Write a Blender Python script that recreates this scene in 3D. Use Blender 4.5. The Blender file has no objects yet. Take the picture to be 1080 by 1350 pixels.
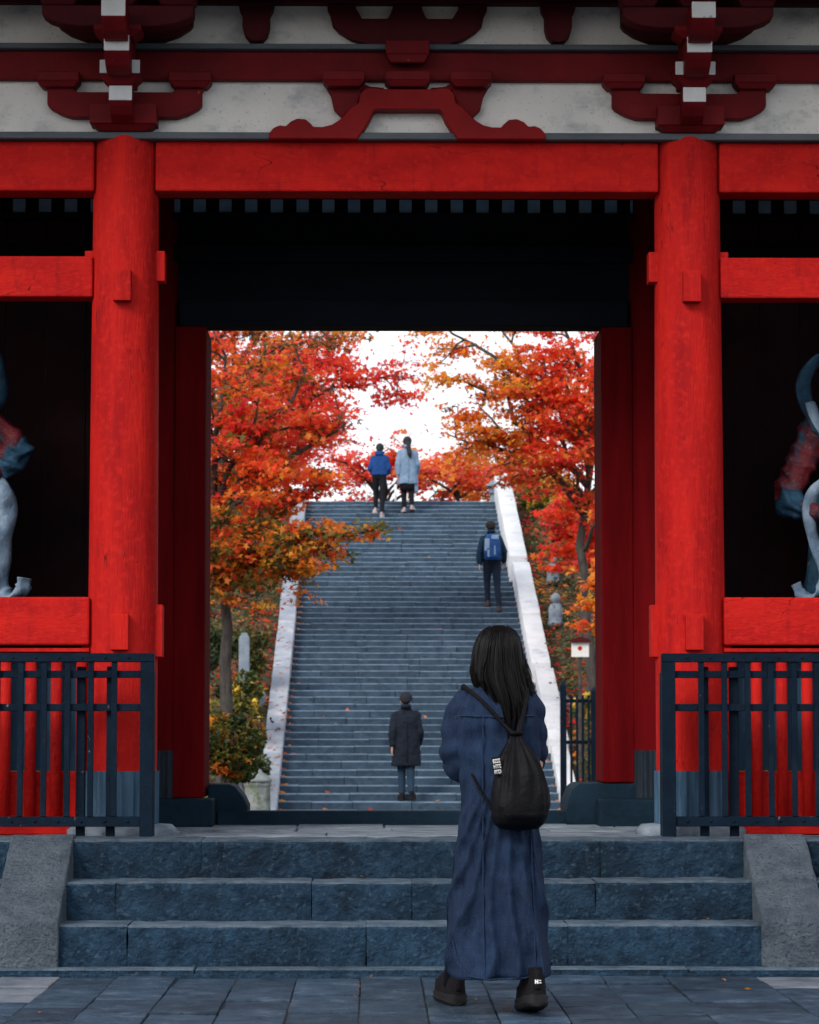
import bpy, bmesh, math, random
import numpy as np
from mathutils import Vector, Matrix
rad = math.radians
rnd = random.Random(7)
NP = np.random.RandomState(11)
S = bpy.context.scene
COL = S.collection

# ------------------------------------------------------------------ camera, sky, sun, exposure
cam = bpy.data.cameras.new('camera')
cam.sensor_fit = 'HORIZONTAL'; cam.sensor_width = 24.0; cam.lens = 84.44
cam.clip_start = 0.1; cam.clip_end = 3000
cam.dof.use_dof = True; cam.dof.focus_distance = 12.6; cam.dof.aperture_fstop = 9.0
cam_o = bpy.data.objects.new('camera', cam); COL.objects.link(cam_o)
cam_o.location = (-0.19, 0.0, 1.18)
cam_o.rotation_euler = (rad(90 + 4.29), 0, rad(-0.754))
S.camera = cam_o

SUN_EL, SUN_AZ = 34.0, 218.0          # azimuth clockwise from +Y (away from the camera): behind the camera, to its left
world = bpy.data.worlds.new('World'); S.world = world; world.use_nodes = True
wn = world.node_tree.nodes; wl = world.node_tree.links
for n in list(wn): wn.remove(n)
sky = wn.new('ShaderNodeTexSky'); sky.sky_type = 'NISHITA'; sky.sun_disc = False
sky.sun_elevation = rad(SUN_EL); sky.sun_rotation = rad(SUN_AZ)
sky.air_density = 1.0; sky.dust_density = 4.0; sky.ozone_density = 2.0
bg = wn.new('ShaderNodeBackground'); bg.inputs['Strength'].default_value = 0.13
wo = wn.new('ShaderNodeOutputWorld')
over = wn.new('ShaderNodeMix'); over.data_type = 'RGBA'; over.inputs[0].default_value = 0.72      # a thin white overcast over the clear sky
over.inputs[7].default_value = (9.0, 9.3, 9.8, 1)
wl.new(sky.outputs['Color'], over.inputs[6]); wl.new(over.outputs[2], bg.inputs['Color']); wl.new(bg.outputs['Background'], wo.inputs['Surface'])

sun = bpy.data.lights.new('sun', 'SUN'); sun.energy = 1.6; sun.angle = rad(18); sun.color = (1.0, 0.95, 0.88)
sun_o = bpy.data.objects.new('sun', sun); COL.objects.link(sun_o)
sd = Vector((math.sin(rad(SUN_AZ)) * math.cos(rad(SUN_EL)), math.cos(rad(SUN_AZ)) * math.cos(rad(SUN_EL)), math.sin(rad(SUN_EL))))
sun_o.rotation_euler = sd.to_track_quat('Z', 'Y').to_euler(); sun_o.location = sd * 60
S.view_settings.view_transform = 'Standard'; S.view_settings.look = 'None'
S.view_settings.exposure = 0.45; S.view_settings.gamma = 1.0; S.view_settings.use_curve_mapping = False
S.cycles.max_bounces = 8

# ------------------------------------------------------------------ materials
def M(name, c1, c2=None, scale=3.0, stretch=(1, 1, 1), rough=0.7, bump=0.15, bscale=40.0, chips=None,
      objrand=0.0, spec=0.12, metallic=0.0, detail=6.0, speck=None, patch=None, coat=0.0, top=None, bdist=0.02, crack=None):
    m = bpy.data.materials.new(name); m.use_nodes = True
    nt = m.node_tree; N = nt.nodes; L = nt.links
    for n in list(N): N.remove(n)
    out = N.new('ShaderNodeOutputMaterial'); b = N.new('ShaderNodeBsdfPrincipled')
    L.new(b.outputs[0], out.inputs[0])
    geo = N.new('ShaderNodeNewGeometry')
    def mapped(st):
        mp = N.new('ShaderNodeMapping'); mp.inputs['Scale'].default_value = st
        L.new(geo.outputs['Position'], mp.inputs['Vector']); return mp.outputs[0]
    def noise(vec, sc, det=detail, ro=0.6):
        t = N.new('ShaderNodeTexNoise'); t.inputs['Scale'].default_value = sc
        t.inputs['Detail'].default_value = det; t.inputs['Roughness'].default_value = ro
        L.new(vec, t.inputs['Vector']); return t.outputs['Fac']
    def ramp(fac, a, bb):
        r = N.new('ShaderNodeMapRange'); r.inputs['From Min'].default_value = a; r.inputs['From Max'].default_value = bb
        L.new(fac, r.inputs['Value']); return r.outputs[0]
    def mix(fac, a, bb):
        x = N.new('ShaderNodeMix'); x.data_type = 'RGBA'
        if isinstance(fac, (int, float)): x.inputs[0].default_value = fac
        else: L.new(fac, x.inputs[0])
        for i, v in ((6, a), (7, bb)):
            if isinstance(v, tuple): x.inputs[i].default_value = (*v, 1)
            else: L.new(v, x.inputs[i])
        return x.outputs[2]
    vec = mapped(stretch)
    c2 = c2 or tuple(0.6 * v for v in c1)
    col = mix(ramp(noise(vec, scale), 0.32, 0.68), c2, c1)
    if patch:
        pc, psc, lo, hi, pst = patch
        col = mix(ramp(noise(mapped(pst), psc, 5, 0.65), lo, hi), col, pc)
    if speck:
        sc_, ssc, lo, hi = speck
        col = mix(ramp(noise(mapped((1, 1, 1)), ssc, 2, 0.5), lo, hi), col, sc_)
    if chips:
        cc, csc, lo, hi, cst = chips
        f1 = ramp(noise(mapped(cst), csc, 4, 0.7), lo, hi)
        col = mix(f1, col, cc)
    if crack:                                           # dark hairline cracks along the grain
        cc, csc, cst = crack
        ck = N.new('ShaderNodeTexVoronoi'); ck.feature = 'DISTANCE_TO_EDGE'; ck.inputs['Scale'].default_value = csc
        nv = N.new('ShaderNodeTexNoise'); nv.inputs['Scale'].default_value = csc * 1.5; nv.inputs['Detail'].default_value = 3; L.new(mapped(cst), nv.inputs['Vector'])
        ad = N.new('ShaderNodeVectorMath'); ad.operation = 'ADD'; L.new(mapped(cst), ad.inputs[0]); L.new(nv.outputs['Color'], ad.inputs[1]); L.new(ad.outputs[0], ck.inputs['Vector'])
        iv = N.new('ShaderNodeMath'); iv.operation = 'MULTIPLY'; L.new(ramp(ck.outputs['Distance'], 0.012, 0.002), iv.inputs[0]); L.new(ramp(noise(mapped((1, 1, 1)), 3.0), 0.5, 0.62), iv.inputs[1])
        col = mix(iv.outputs[0], col, cc)
    if top:                                             # upper faces coloured lighter: light from above as well as wear
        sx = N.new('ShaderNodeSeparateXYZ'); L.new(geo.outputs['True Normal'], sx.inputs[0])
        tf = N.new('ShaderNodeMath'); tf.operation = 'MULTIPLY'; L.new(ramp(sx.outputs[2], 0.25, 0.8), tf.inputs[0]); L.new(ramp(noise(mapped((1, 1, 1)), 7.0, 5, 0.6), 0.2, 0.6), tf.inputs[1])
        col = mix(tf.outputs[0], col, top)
    if objrand:
        oi = N.new('ShaderNodeObjectInfo')
        mr = N.new('ShaderNodeMapRange'); mr.inputs['To Min'].default_value = 1 - objrand; mr.inputs['To Max'].default_value = 1 + objrand
        L.new(oi.outputs['Random'], mr.inputs['Value'])
        hs = N.new('ShaderNodeHueSaturation'); L.new(mr.outputs[0], hs.inputs['Value']); L.new(col, hs.inputs['Color'])
        col = hs.outputs[0]
    L.new(col, b.inputs['Base Color'])
    b.inputs['Specular IOR Level'].default_value = spec
    b.inputs['Metallic'].default_value = metallic
    rr = N.new('ShaderNodeMapRange'); rr.inputs['To Min'].default_value = max(0.05, rough - 0.12); rr.inputs['To Max'].default_value = min(1, rough + 0.12)
    L.new(noise(vec, scale * 2.3), rr.inputs['Value']); L.new(rr.outputs[0], b.inputs['Roughness'])
    if coat: b.inputs['Coat Weight'].default_value = coat
    if bump:
        bp = N.new('ShaderNodeBump'); bp.inputs['Strength'].default_value = bump; bp.inputs['Distance'].default_value = bdist
        L.new(noise(mapped(stretch), bscale, 8, 0.65), bp.inputs['Height']); L.new(bp.outputs[0], b.inputs['Normal'])
    return m

def leaf_mat(name, trans=0.45, rough=0.5):
    m = bpy.data.materials.new(name); m.use_nodes = True
    nt = m.node_tree; N = nt.nodes; L = nt.links
    for n in list(N): N.remove(n)
    out = N.new('ShaderNodeOutputMaterial'); at = N.new('ShaderNodeAttribute'); at.attribute_name = 'Col'
    d = N.new('ShaderNodeBsdfPrincipled'); d.inputs['Roughness'].default_value = rough; d.inputs['Specular IOR Level'].default_value = 0.25
    t = N.new('ShaderNodeBsdfTranslucent'); mx = N.new('ShaderNodeMixShader'); mx.inputs[0].default_value = trans
    L.new(at.outputs['Color'], d.inputs['Base Color']); L.new(at.outputs['Color'], t.inputs['Color'])
    L.new(d.outputs[0], mx.inputs[1]); L.new(t.outputs[0], mx.inputs[2]); L.new(mx.outputs[0], out.inputs[0])
    return m

RED = M('vermilion_lacquer', (0.52, 0.013, 0.009), (0.33, 0.006, 0.007), scale=5.0, stretch=(.6, 1, 1.4), rough=0.72, bump=0.4, bscale=34,
        speck=((0.53, 0.017, 0.011), 34, 0.50, 0.85), chips=((0.48, 0.15, 0.11), 60.0, 0.71, 0.78, (1.0, 1.0, 0.5)), patch=((0.20, 0.005, 0.008), 6.0, 0.55, 0.85, (3.0, 3.0, 0.4)), spec=0.10, crack=((0.10, 0.004, 0.006), 1.6, (.7, 1, 2.5)))
REDV = M('vermilion_grain', (0.50, 0.013, 0.009), (0.31, 0.006, 0.007), scale=4.0, stretch=(2.2, 2.2, 0.3), rough=0.72, bump=0.45, bscale=34,
         speck=((0.52, 0.017, 0.011), 30, 0.50, 0.85), chips=((0.50, 0.17, 0.13), 60.0, 0.70, 0.77, (1.2, 1.2, 0.32)), patch=((0.20, 0.004, 0.007), 3.0, 0.5, 0.85, (3.0, 3.0, 0.35)), spec=0.10, crack=((0.10, 0.004, 0.006), 2.2, (3, 3, .35)))
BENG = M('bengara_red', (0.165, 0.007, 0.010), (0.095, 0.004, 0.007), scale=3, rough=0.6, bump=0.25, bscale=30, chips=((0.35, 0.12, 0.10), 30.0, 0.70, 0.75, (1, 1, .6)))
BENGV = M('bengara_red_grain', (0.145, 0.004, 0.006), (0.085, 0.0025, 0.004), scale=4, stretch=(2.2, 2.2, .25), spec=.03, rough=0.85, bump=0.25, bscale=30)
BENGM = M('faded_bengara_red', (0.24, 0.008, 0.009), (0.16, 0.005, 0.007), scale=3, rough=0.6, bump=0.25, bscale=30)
DRED = M('dark_red_wood', (0.075, 0.006, 0.009), (0.045, 0.004, 0.007), scale=3, rough=0.65, bump=0.25, bscale=30)  # on upper brackets and outer arms, eave shade is put into this red
SHADEWOOD = M('shade_dark_wood', (0.007, 0.011, 0.019), (0.003, 0.006, 0.011), scale=3, stretch=(0.4, 1, 2), rough=0.8, bump=0.3, bscale=20, spec=0.12)  # interior wood coloured near black; the shade under the roof is in it
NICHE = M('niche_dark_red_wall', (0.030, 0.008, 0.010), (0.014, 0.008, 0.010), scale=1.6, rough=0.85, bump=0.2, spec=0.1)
PLASTER = M('weathered_plaster', (0.76, 0.75, 0.72), (0.62, 0.62, 0.61), scale=2.4, rough=0.9, bump=0.25, bscale=22,
            patch=((0.30, 0.32, 0.34), 4.0, 0.54, 0.80, (1, 1, 1.6)), speck=((0.38, 0.39, 0.40), 60, 0.64, 0.74), spec=0.1)
WHITEPAINT = M('white_painted_end_grain', (0.60, 0.61, 0.61), (0.46, 0.48, 0.50), scale=6, rough=0.75, bump=0.15,
               chips=((0.25, 0.22, 0.22), 18, 0.68, 0.73, (1, 1, 1)))
GREYPLATE = M('grey_weathered_board', (0.12, 0.135, 0.15), (0.07, 0.08, 0.095), scale=4, stretch=(0.5, 1, 2), rough=0.8)
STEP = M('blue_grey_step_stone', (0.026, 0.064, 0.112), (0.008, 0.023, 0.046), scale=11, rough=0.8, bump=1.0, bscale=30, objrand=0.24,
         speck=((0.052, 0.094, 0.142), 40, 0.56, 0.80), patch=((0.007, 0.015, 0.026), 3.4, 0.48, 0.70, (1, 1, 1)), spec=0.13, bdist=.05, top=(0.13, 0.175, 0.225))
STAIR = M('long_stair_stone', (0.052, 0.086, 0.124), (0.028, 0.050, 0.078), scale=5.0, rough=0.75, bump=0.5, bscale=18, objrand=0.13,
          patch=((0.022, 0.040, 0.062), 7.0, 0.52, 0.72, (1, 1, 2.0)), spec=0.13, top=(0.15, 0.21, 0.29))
RAMP = M('light_granite', (0.120, 0.148, 0.178), (0.058, 0.078, 0.102), scale=9, rough=0.8, bump=0.9, bscale=45, objrand=0.05,
         speck=((0.040, 0.055, 0.075), 70, 0.56, 0.70), spec=0.13, bdist=.05)
PAVE = M('paving_stone', (0.044, 0.076, 0.120), (0.018, 0.035, 0.060), scale=7, rough=0.62, bump=1.0, bscale=22, objrand=0.34,
         patch=((0.090, 0.130, 0.180), 5.5, 0.52, 0.74, (1, 1, 1)), spec=0.16, bdist=.04)
MORTAR = M('sandy_joint', (0.09, 0.085, 0.08), (0.02, 0.025, 0.03), scale=8, rough=.9, bump=.4)
PAVEL = M('pale_paving_stone', (0.20, 0.22, 0.25), (0.08, 0.10, 0.13), scale=4, rough=0.7, bump=0.6, bscale=26)
FLOOR = M('gate_floor_stone', (0.26, 0.315, 0.38), (0.085, 0.115, 0.155), scale=5, rough=0.7, bump=0.9, bscale=20, objrand=0.15,
          patch=((0.34, 0.38, 0.36), 3, 0.58, 0.75, (1, 1, 1)))
DSTONE = M('dark_slate_stone', (0.012, 0.030, 0.050), (0.006, 0.016, 0.028), scale=4, rough=0.7, bump=0.4, bscale=30, spec=0.05)
SLAB_SUN = M('sunlit_stone_slab', (0.60, 0.61, 0.63), (0.47, 0.49, 0.52), scale=1.6, rough=0.7, bump=0.35, bscale=10,
           patch=((0.30, 0.34, 0.40), 2.2, 0.56, 0.78, (1, 1, 1)), speck=((0.25, 0.28, 0.32), 22, 0.66, 0.72))  # white stone, with the sun on the right wall in its colour
SLAB_SHADE = M('shaded_stone_slab', (0.34, 0.37, 0.42), (0.19, 0.23, 0.29), scale=1.4, rough=0.75, bump=0.4, bscale=12,
          patch=((0.50, 0.50, 0.53), 1.5, 0.55, 0.75, (1, 1, 1)), objrand=0.15)  # the left wall's stone, coloured grey for the shade of the trees
MOSS = M('mossy_stone', (0.26, 0.29, 0.30), (0.12, 0.15, 0.15), scale=5, rough=0.9, bump=0.7, bscale=20, patch=((0.10, 0.12, 0.05), 4, 0.52, 0.65, (1, 1, 1)))
IRON = M('black_painted_iron', (0.005, 0.013, 0.026), (0.003, 0.008, 0.016), scale=6, rough=0.5, bump=0.25, bscale=50,
         chips=((0.22, 0.13, 0.09), 30, 0.68, 0.74, (1, 1, 0.5)), patch=((0.010, 0.018, 0.030), 7, 0.55, 0.75, (1, 1, 0.4)), spec=0.05)
BLUEBOARD = M('dark_blue_board', (0.030, 0.075, 0.125), (0.016, 0.045, 0.080), scale=4, stretch=(2, 2, .4), rough=0.7, bump=0.2)
FRIEZE = M('blue_lit_board', (0.30, 0.50, 0.66), (0.18, 0.34, 0.48), scale=9, rough=.7, bump=.2)  # bluish light among the rafters is put into this colour
SHOE_METAL = M('blue_patina_metal', (0.060, 0.120, 0.190), (0.030, 0.065, 0.110), scale=8, stretch=(3, 3, .5), rough=0.55, bump=0.3, metallic=0.2)
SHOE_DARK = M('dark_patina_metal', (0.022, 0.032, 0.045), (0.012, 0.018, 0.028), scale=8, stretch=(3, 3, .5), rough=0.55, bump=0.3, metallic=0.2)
ROOFT = M('roof_tile', (0.07, 0.075, 0.08), (0.04, 0.045, 0.05), rough=0.6)
EARTH = M('leafy_earth', (0.085, 0.075, 0.045), (0.040, 0.045, 0.025), scale=1.2, rough=0.95, bump=0.9, bscale=9,
          patch=((0.16, 0.060, 0.025), 2.4, 0.54, 0.70, (1, 1, 1)), spec=0.1)
BARK = M('grey_brown_bark', (0.085, 0.075, 0.070), (0.035, 0.032, 0.032), scale=9, stretch=(2, 2, .6), rough=0.9, bump=0.8, bscale=22,
         patch=((0.09, 0.11, 0.07), 3, 0.55, 0.75, (1, 1, 1)), spec=0.1)
LEAF = leaf_mat('maple_leaf', 0.58)
LEAFG = leaf_mat('evergreen_leaf', 0.25)
SKIN = M('skin', (0.58, 0.33, 0.25), (0.50, 0.27, 0.20), scale=14, rough=0.55, bump=0.05)
DENIM = M('blue_denim', (0.011, 0.023, 0.054), (0.004, 0.010, 0.028), scale=11, stretch=(3.0, 3.0, 0.55), rough=0.85, bump=0.35, bscale=150,
          patch=((0.016, 0.036, 0.084), 3.5, 0.50, 0.80, (1, 1, .7)), speck=((0.022, 0.045, 0.100), 230, 0.56, 0.72), spec=0.15)
DENIMD = M('denim_seam', (0.017, 0.036, 0.080), (0.006, 0.014, 0.036), scale=60, rough=0.85, bump=0.4, bscale=160, spec=0.15)
HAIRM = M('black_hair', (0.0036, 0.0028, 0.0032), (0.0012, 0.0012, 0.0016), scale=45, stretch=(1, 1, .12), rough=0.42, bump=0.0, spec=0.16)
NYLON = M('black_nylon', (0.0035, 0.0035, 0.005), (0.002, 0.002, 0.003), scale=9, rough=0.5, bump=0.6, bscale=14, spec=0.10)
CORD = M('black_cord', (0.007, 0.006, 0.008), None, scale=60, rough=0.8, bump=0.5, bscale=180)
FUZZ = M('black_plush', (0.005, 0.005, 0.007), None, scale=50, rough=0.95, bump=1.0, bscale=90)
RUBBER = M('dark_rubber', (0.016, 0.015, 0.017), (0.008, 0.008, 0.009), scale=20, rough=0.6, bump=0.2)
SHOEB = M('black_suede', (0.017, 0.015, 0.018), None, scale=30, rough=0.85, bump=0.4, bscale=80)
SOCK = M('navy_sock', (0.006, 0.007, 0.014), None, scale=60, rough=0.9, bump=0.4, bscale=120)
WHITE = M('white_print', (0.8, 0.8, 0.8), (0.7, 0.7, 0.7), rough=0.7, bump=0)
def cloth(name, c, rough=0.85): return M(name, c, tuple(.7 * v for v in c), scale=9, rough=rough, bump=0.35, bscale=60, spec=0.15)

# ------------------------------------------------------------------ mesh helpers
class MB:
    def __init__(s): s.v = []; s.f = []
    def add(s, vs, fs):
        o = len(s.v); s.v += [tuple(map(float, p)) for p in vs]; s.f += [tuple(i + o for i in f) for f in fs]; return s
    def box(s, x0, x1, y0, y1, z0, z1):
        return s.add([(x0, y0, z0), (x1, y0, z0), (x1, y1, z0), (x0, y1, z0), (x0, y0, z1), (x1, y0, z1), (x1, y1, z1), (x0, y1, z1)],
                     [(0, 3, 2, 1), (4, 5, 6, 7), (0, 1, 5, 4), (1, 2, 6, 5), (2, 3, 7, 6), (3, 0, 4, 7)])
    def taper(s, cx, cy, z0, z1, a0, b0, a1, b1):      # frustum of rectangles: half sizes a (x), b (y)
        return s.add([(cx - a0, cy - b0, z0), (cx + a0, cy - b0, z0), (cx + a0, cy + b0, z0), (cx - a0, cy + b0, z0),
                      (cx - a1, cy - b1, z1), (cx + a1, cy - b1, z1), (cx + a1, cy + b1, z1), (cx - a1, cy + b1, z1)],
                     [(0, 3, 2, 1), (4, 5, 6, 7), (0, 1, 5, 4), (1, 2, 6, 5), (2, 3, 7, 6), (3, 0, 4, 7)])
    def prism(s, poly, y0, y1):                         # outline in x,z, extruded along y
        n = len(poly)
        a = sum(poly[i][0] * poly[(i + 1) % n][1] - poly[(i + 1) % n][0] * poly[i][1] for i in range(n))
        if a < 0: poly = poly[::-1]
        return s.add([(x, y0, z) for x, z in poly] + [(x, y1, z) for x, z in poly],
                     [tuple(range(n)), tuple(range(2 * n - 1, n - 1, -1))] + [(i, n + i, n + (i + 1) % n, (i + 1) % n) for i in range(n)])
    def prism_x(s, poly, x0, x1):                       # outline in y,z, extruded along x
        n = len(poly)
        a = sum(poly[i][0] * poly[(i + 1) % n][1] - poly[(i + 1) % n][0] * poly[i][1] for i in range(n))
        if a > 0: poly = poly[::-1]
        return s.add([(x0, y, z) for y, z in poly] + [(x1, y, z) for y, z in poly],
                     [tuple(range(n)), tuple(range(2 * n - 1, n - 1, -1))] + [(i, n + i, n + (i + 1) % n, (i + 1) % n) for i in range(n)])
    def loft(s, rings, cap=True, cap0=None):
        n = len(rings[0]); vs = [p for r in rings for p in r]; fs = []
        for k in range(len(rings) - 1):
            for i in range(n):
                j = (i + 1) % n
                fs.append((k * n + i, k * n + j, (k + 1) * n + j, (k + 1) * n + i))
        if cap if cap0 is None else cap0: fs.append(tuple(range(n - 1, -1, -1)))
        if cap: fs.append(tuple((len(rings) - 1) * n + i for i in range(n)))
        return s.add(vs, fs)
    def tube(s, pts, radii, n=8, cap=True):
        pts = [Vector(p) for p in pts]
        if not hasattr(radii, '__len__'): radii = [radii] * len(pts)
        rings = []; up = None
        for i, p in enumerate(pts):
            d = (pts[min(i + 1, len(pts) - 1)] - pts[max(i - 1, 0)])
            d = d.normalized() if d.length > 1e-9 else Vector((0, 0, 1))
            if up is None: up = Vector((1, 0, 0)) if abs(d.x) < 0.8 else Vector((0, 1, 0))
            u = (up - d * up.dot(d))
            u = u.normalized() if u.length > 1e-6 else d.orthogonal().normalized()
            w = d.cross(u); up = u
            rings.append([p + (u * math.cos(2 * math.pi * k / n) + w * math.sin(2 * math.pi * k / n)) * radii[i] for k in range(n)])
        return s.loft(rings, cap)
    def capsule(s, a, b, ra, rb, n=10):
        a = Vector(a); b = Vector(b); d = b - a; L = d.length or 1e-6; d = d / L
        pts = [a - d * ra * 0.98, a - d * ra * 0.8, a - d * ra * 0.4, a, a.lerp(b, .5), b, b + d * rb * 0.4, b + d * rb * 0.8, b + d * rb * 0.98]
        rr = [ra * 0.15, ra * 0.6, ra * 0.917, ra, (ra + rb) / 2, rb, rb * 0.917, rb * 0.6, rb * 0.15]
        return s.tube(pts, rr, n)
    def ellipsoid(s, c, r, n=16, m=10, rot=None):
        c = Vector(c); rings = []
        for k in range(m + 1):
            t = -math.pi / 2 + math.pi * (k + (0.04 if k == 0 else -0.04 if k == m else 0)) / m
            ring = []
            for i in range(n):
                a = 2 * math.pi * i / n
                q = Vector((math.cos(t) * math.cos(a) * r[0], math.cos(t) * math.sin(a) * r[1], math.sin(t) * r[2]))
                if rot: q = rot @ q
                ring.append(c + q)
            rings.append(ring)
        return s.loft(rings)
    def lathe(s, cx, cy, prof, n=32):
        return s.loft([[(cx + r * math.cos(2 * math.pi * i / n), cy + r * math.sin(2 * math.pi * i / n), z) for i in range(n)] for r, z in prof])
    def build(s, name, mat, parent=None, smooth=False, bevel=0.0, seg=2, sub=0.0, jit=0.0):
        me = bpy.data.meshes.new(name)
        o3 = origin(parent)
        me.from_pydata([(x - o3[0], y - o3[1], z - o3[2]) for x, y, z in s.v], [], s.f)
        if bevel or sub or jit:
            bm = bmesh.new(); bm.from_mesh(me)
            if bevel:
                bxx, bo = bevel if isinstance(bevel, tuple) else (bevel, bevel)
                sharp = lambda: [q for q in bm.edges if len(q.link_faces) == 2 and q.calc_face_angle() > 0.5]
                alongx = lambda q: abs(q.verts[0].co.x - q.verts[1].co.x) > .9 * q.calc_length()
                if bxx == bo: bmesh.ops.bevel(bm, geom=sharp(), offset=bo, segments=seg, affect='EDGES', profile=0.5)
                else:
                    bmesh.ops.bevel(bm, geom=[q for q in sharp() if alongx(q)], offset=bxx, segments=seg, affect='EDGES', profile=0.5)
                    if bo: bmesh.ops.bevel(bm, geom=[q for q in sharp() if not alongx(q) and abs(q.verts[0].co.y - q.verts[1].co.y) < 1e-4], offset=bo, segments=1, affect='EDGES', profile=0.5)
            if sub:
                for _ in range(6):
                    es = [q for q in bm.edges if q.calc_length() > sub]
                    if not es: break
                    bmesh.ops.subdivide_edges(bm, edges=es, cuts=1, use_grid_fill=True)
            if jit:
                from mathutils import noise as mn
                bm.normal_update()
                for v in bm.verts:
                    w = v.co + Vector(o3)
                    v.co += v.normal * jit * (mn.noise(w * 9.0) + 0.6 * mn.noise(w * 23.0))
            bm.to_mesh(me); bm.free()
        return finish(name, me, mat, parent, smooth)

def origin(parent):
    x = y = z = 0.0
    while parent is not None:
        x += parent.location.x; y += parent.location.y; z += parent.location.z; parent = parent.parent
    return (x, y, z)
def finish(name, me, mat, parent=None, smooth=False):
    if mat: me.materials.append(mat)
    if smooth: me.polygons.foreach_set('use_smooth', [True] * len(me.polygons))
    me.update()
    o = bpy.data.objects.new(name, me); COL.objects.link(o)
    if parent: o.parent = parent
    return o
def smooth_by_angle(o, ang=40):
    try: o.data.set_sharp_from_angle(angle=rad(ang))
    except Exception: pass
    return o
def thing(name, label, cat, loc, group=None):
    o = bpy.data.objects.new(name, None); COL.objects.link(o); o.location = loc; o.empty_display_size = .2
    return tag(o, label, cat, group)
def tag(o, label=None, cat=None, group=None, kind=None):
    if label: o['label'] = label
    if cat: o['category'] = cat
    if group: o['group'] = group
    if kind: o['kind'] = kind
    return o
def remesh(mb, voxel, iters=6, fac=0.6):
    me = bpy.data.meshes.new('tmp'); me.from_pydata(mb.v, [], mb.f)
    bm = bmesh.new(); bm.from_mesh(me); bmesh.ops.recalc_face_normals(bm, faces=bm.faces); bm.to_mesh(me); bm.free()
    o = bpy.data.objects.new('tmp', me); COL.objects.link(o)
    r = o.modifiers.new('r', 'REMESH'); r.mode = 'VOXEL'; r.voxel_size = voxel
    if iters:
        sm = o.modifiers.new('s', 'SMOOTH'); sm.iterations = iters; sm.factor = fac
    dg = bpy.context.evaluated_depsgraph_get()
    new = bpy.data.meshes.new_from_object(o.evaluated_get(dg))
    bpy.data.objects.remove(o); bpy.data.meshes.remove(me)
    return new
def fast_mesh(name, verts, k, colors=None):
    """verts (N*k,3): N polygons of k corners, each its own; colors (N,3)"""
    n = len(verts) // k
    me = bpy.data.meshes.new(name)
    me.vertices.add(n * k); me.vertices.foreach_set('co', np.ascontiguousarray(verts, dtype=np.float32).ravel())
    me.loops.add(n * k); me.loops.foreach_set('vertex_index', np.arange(n * k, dtype=np.int32))
    me.polygons.add(n); me.polygons.foreach_set('loop_start', np.arange(0, n * k, k, dtype=np.int32))
    try: me.polygons.foreach_set('loop_total', np.full(n, k, dtype=np.int32))
    except Exception: pass
    me.update(calc_edges=True)
    if colors is not None:
        ca = me.color_attributes.new('Col', 'FLOAT_COLOR', 'POINT')
        c = np.ones((n, 4), np.float32); c[:, :3] = colors
        ca.data.foreach_set('color', np.repeat(c, k, axis=0).ravel())
    me.validate()
    return me

# ------------------------------------------------------------------ ground
ST_Y0, ST_Z0, ST_N, ST_R, ST_T = 44.5, -0.20, 54, 6.5 / 54, 20.8 / 54
ST_X0, ST_X1 = -1.64, 2.74
def hill(x, y):
    if y < 14.6: base = -0.03
    elif y < 18.9: base = -0.03
    elif y < 19.4: base = -0.03 - 0.19 * (y - 18.9) / .5
    else: base = -0.22
    t = min(max((y - 43.8) / 21.0, 0), 1.0)
    side = max(ST_X0 - .3 - x, x - ST_X1 - .3, 0)
    h = base + 6.5 * t
    if side <= 0 and y > 19: return h - 0.35 * (1 if t > 0 else 0)
    if y > 22:
        from mathutils import noise as mn
        h += 0.22 * mn.noise(Vector((x * .5, y * .35, 0))) * min(1, side) + 0.12 * min(side, 6) * (1 if t > 0.02 else 0.05)
        if y > 64: h += 0.02 * (y - 64)
    return h
xs = [-600, -200, -80, -40, -25, -15] + list(np.arange(-10, 12.1, .5)) + [16, 25, 40, 80, 200, 600]
ys = [-600, -200, -80, -30, 0, 8, 13.9, 18.8, 18.95, 19.4, 22] + list(np.arange(24, 43, 1.5)) + list(np.arange(43, 68, .5)) + [70, 75, 80, 90, 110, 150, 250, 600, 1200]
gv = [(x, y, hill(x, y)) for y in ys for x in xs]
nx = len(xs)
gf = [(j * nx + i, j * nx + i + 1, (j + 1) * nx + i + 1, (j + 1) * nx + i) for j in range(len(ys) - 1) for i in range(nx - 1)]
tag(MB().add(gv, gf).build('ground', EARTH, None, True), kind='structure')

# front paving: pieces near the steps, sheet beyond
pav = tag(MB().box(-30, 30, -25, 13.84, -0.02, -0.009).build('pavement', MORTAR), kind='structure')
x = -3.4
while x < 3.5:                                          # long joints run towards the gate, cross joints are staggered
    w = rnd.choice([.27, .285, .285, .30, .44]); y = 13.84
    d = rnd.choice([.2, .35, .5, .62])
    while y > 9.9:
        pale = y > 13.3 and (-2.3 < x + w / 2 < -1.62 or 1.72 < x + w / 2 < 2.4) and rnd.random() < .8
        MB().box(x + .003, x + w - .003, y - d + .006, y - .006, -.0125, rnd.uniform(-.007, .008)).build('paving_stone', PAVEL if pale else PAVE, pav, True, .005, 2, .11, .0028)
        y -= d; d = rnd.choice([.42, .5, .56, .75])
    x += w

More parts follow.
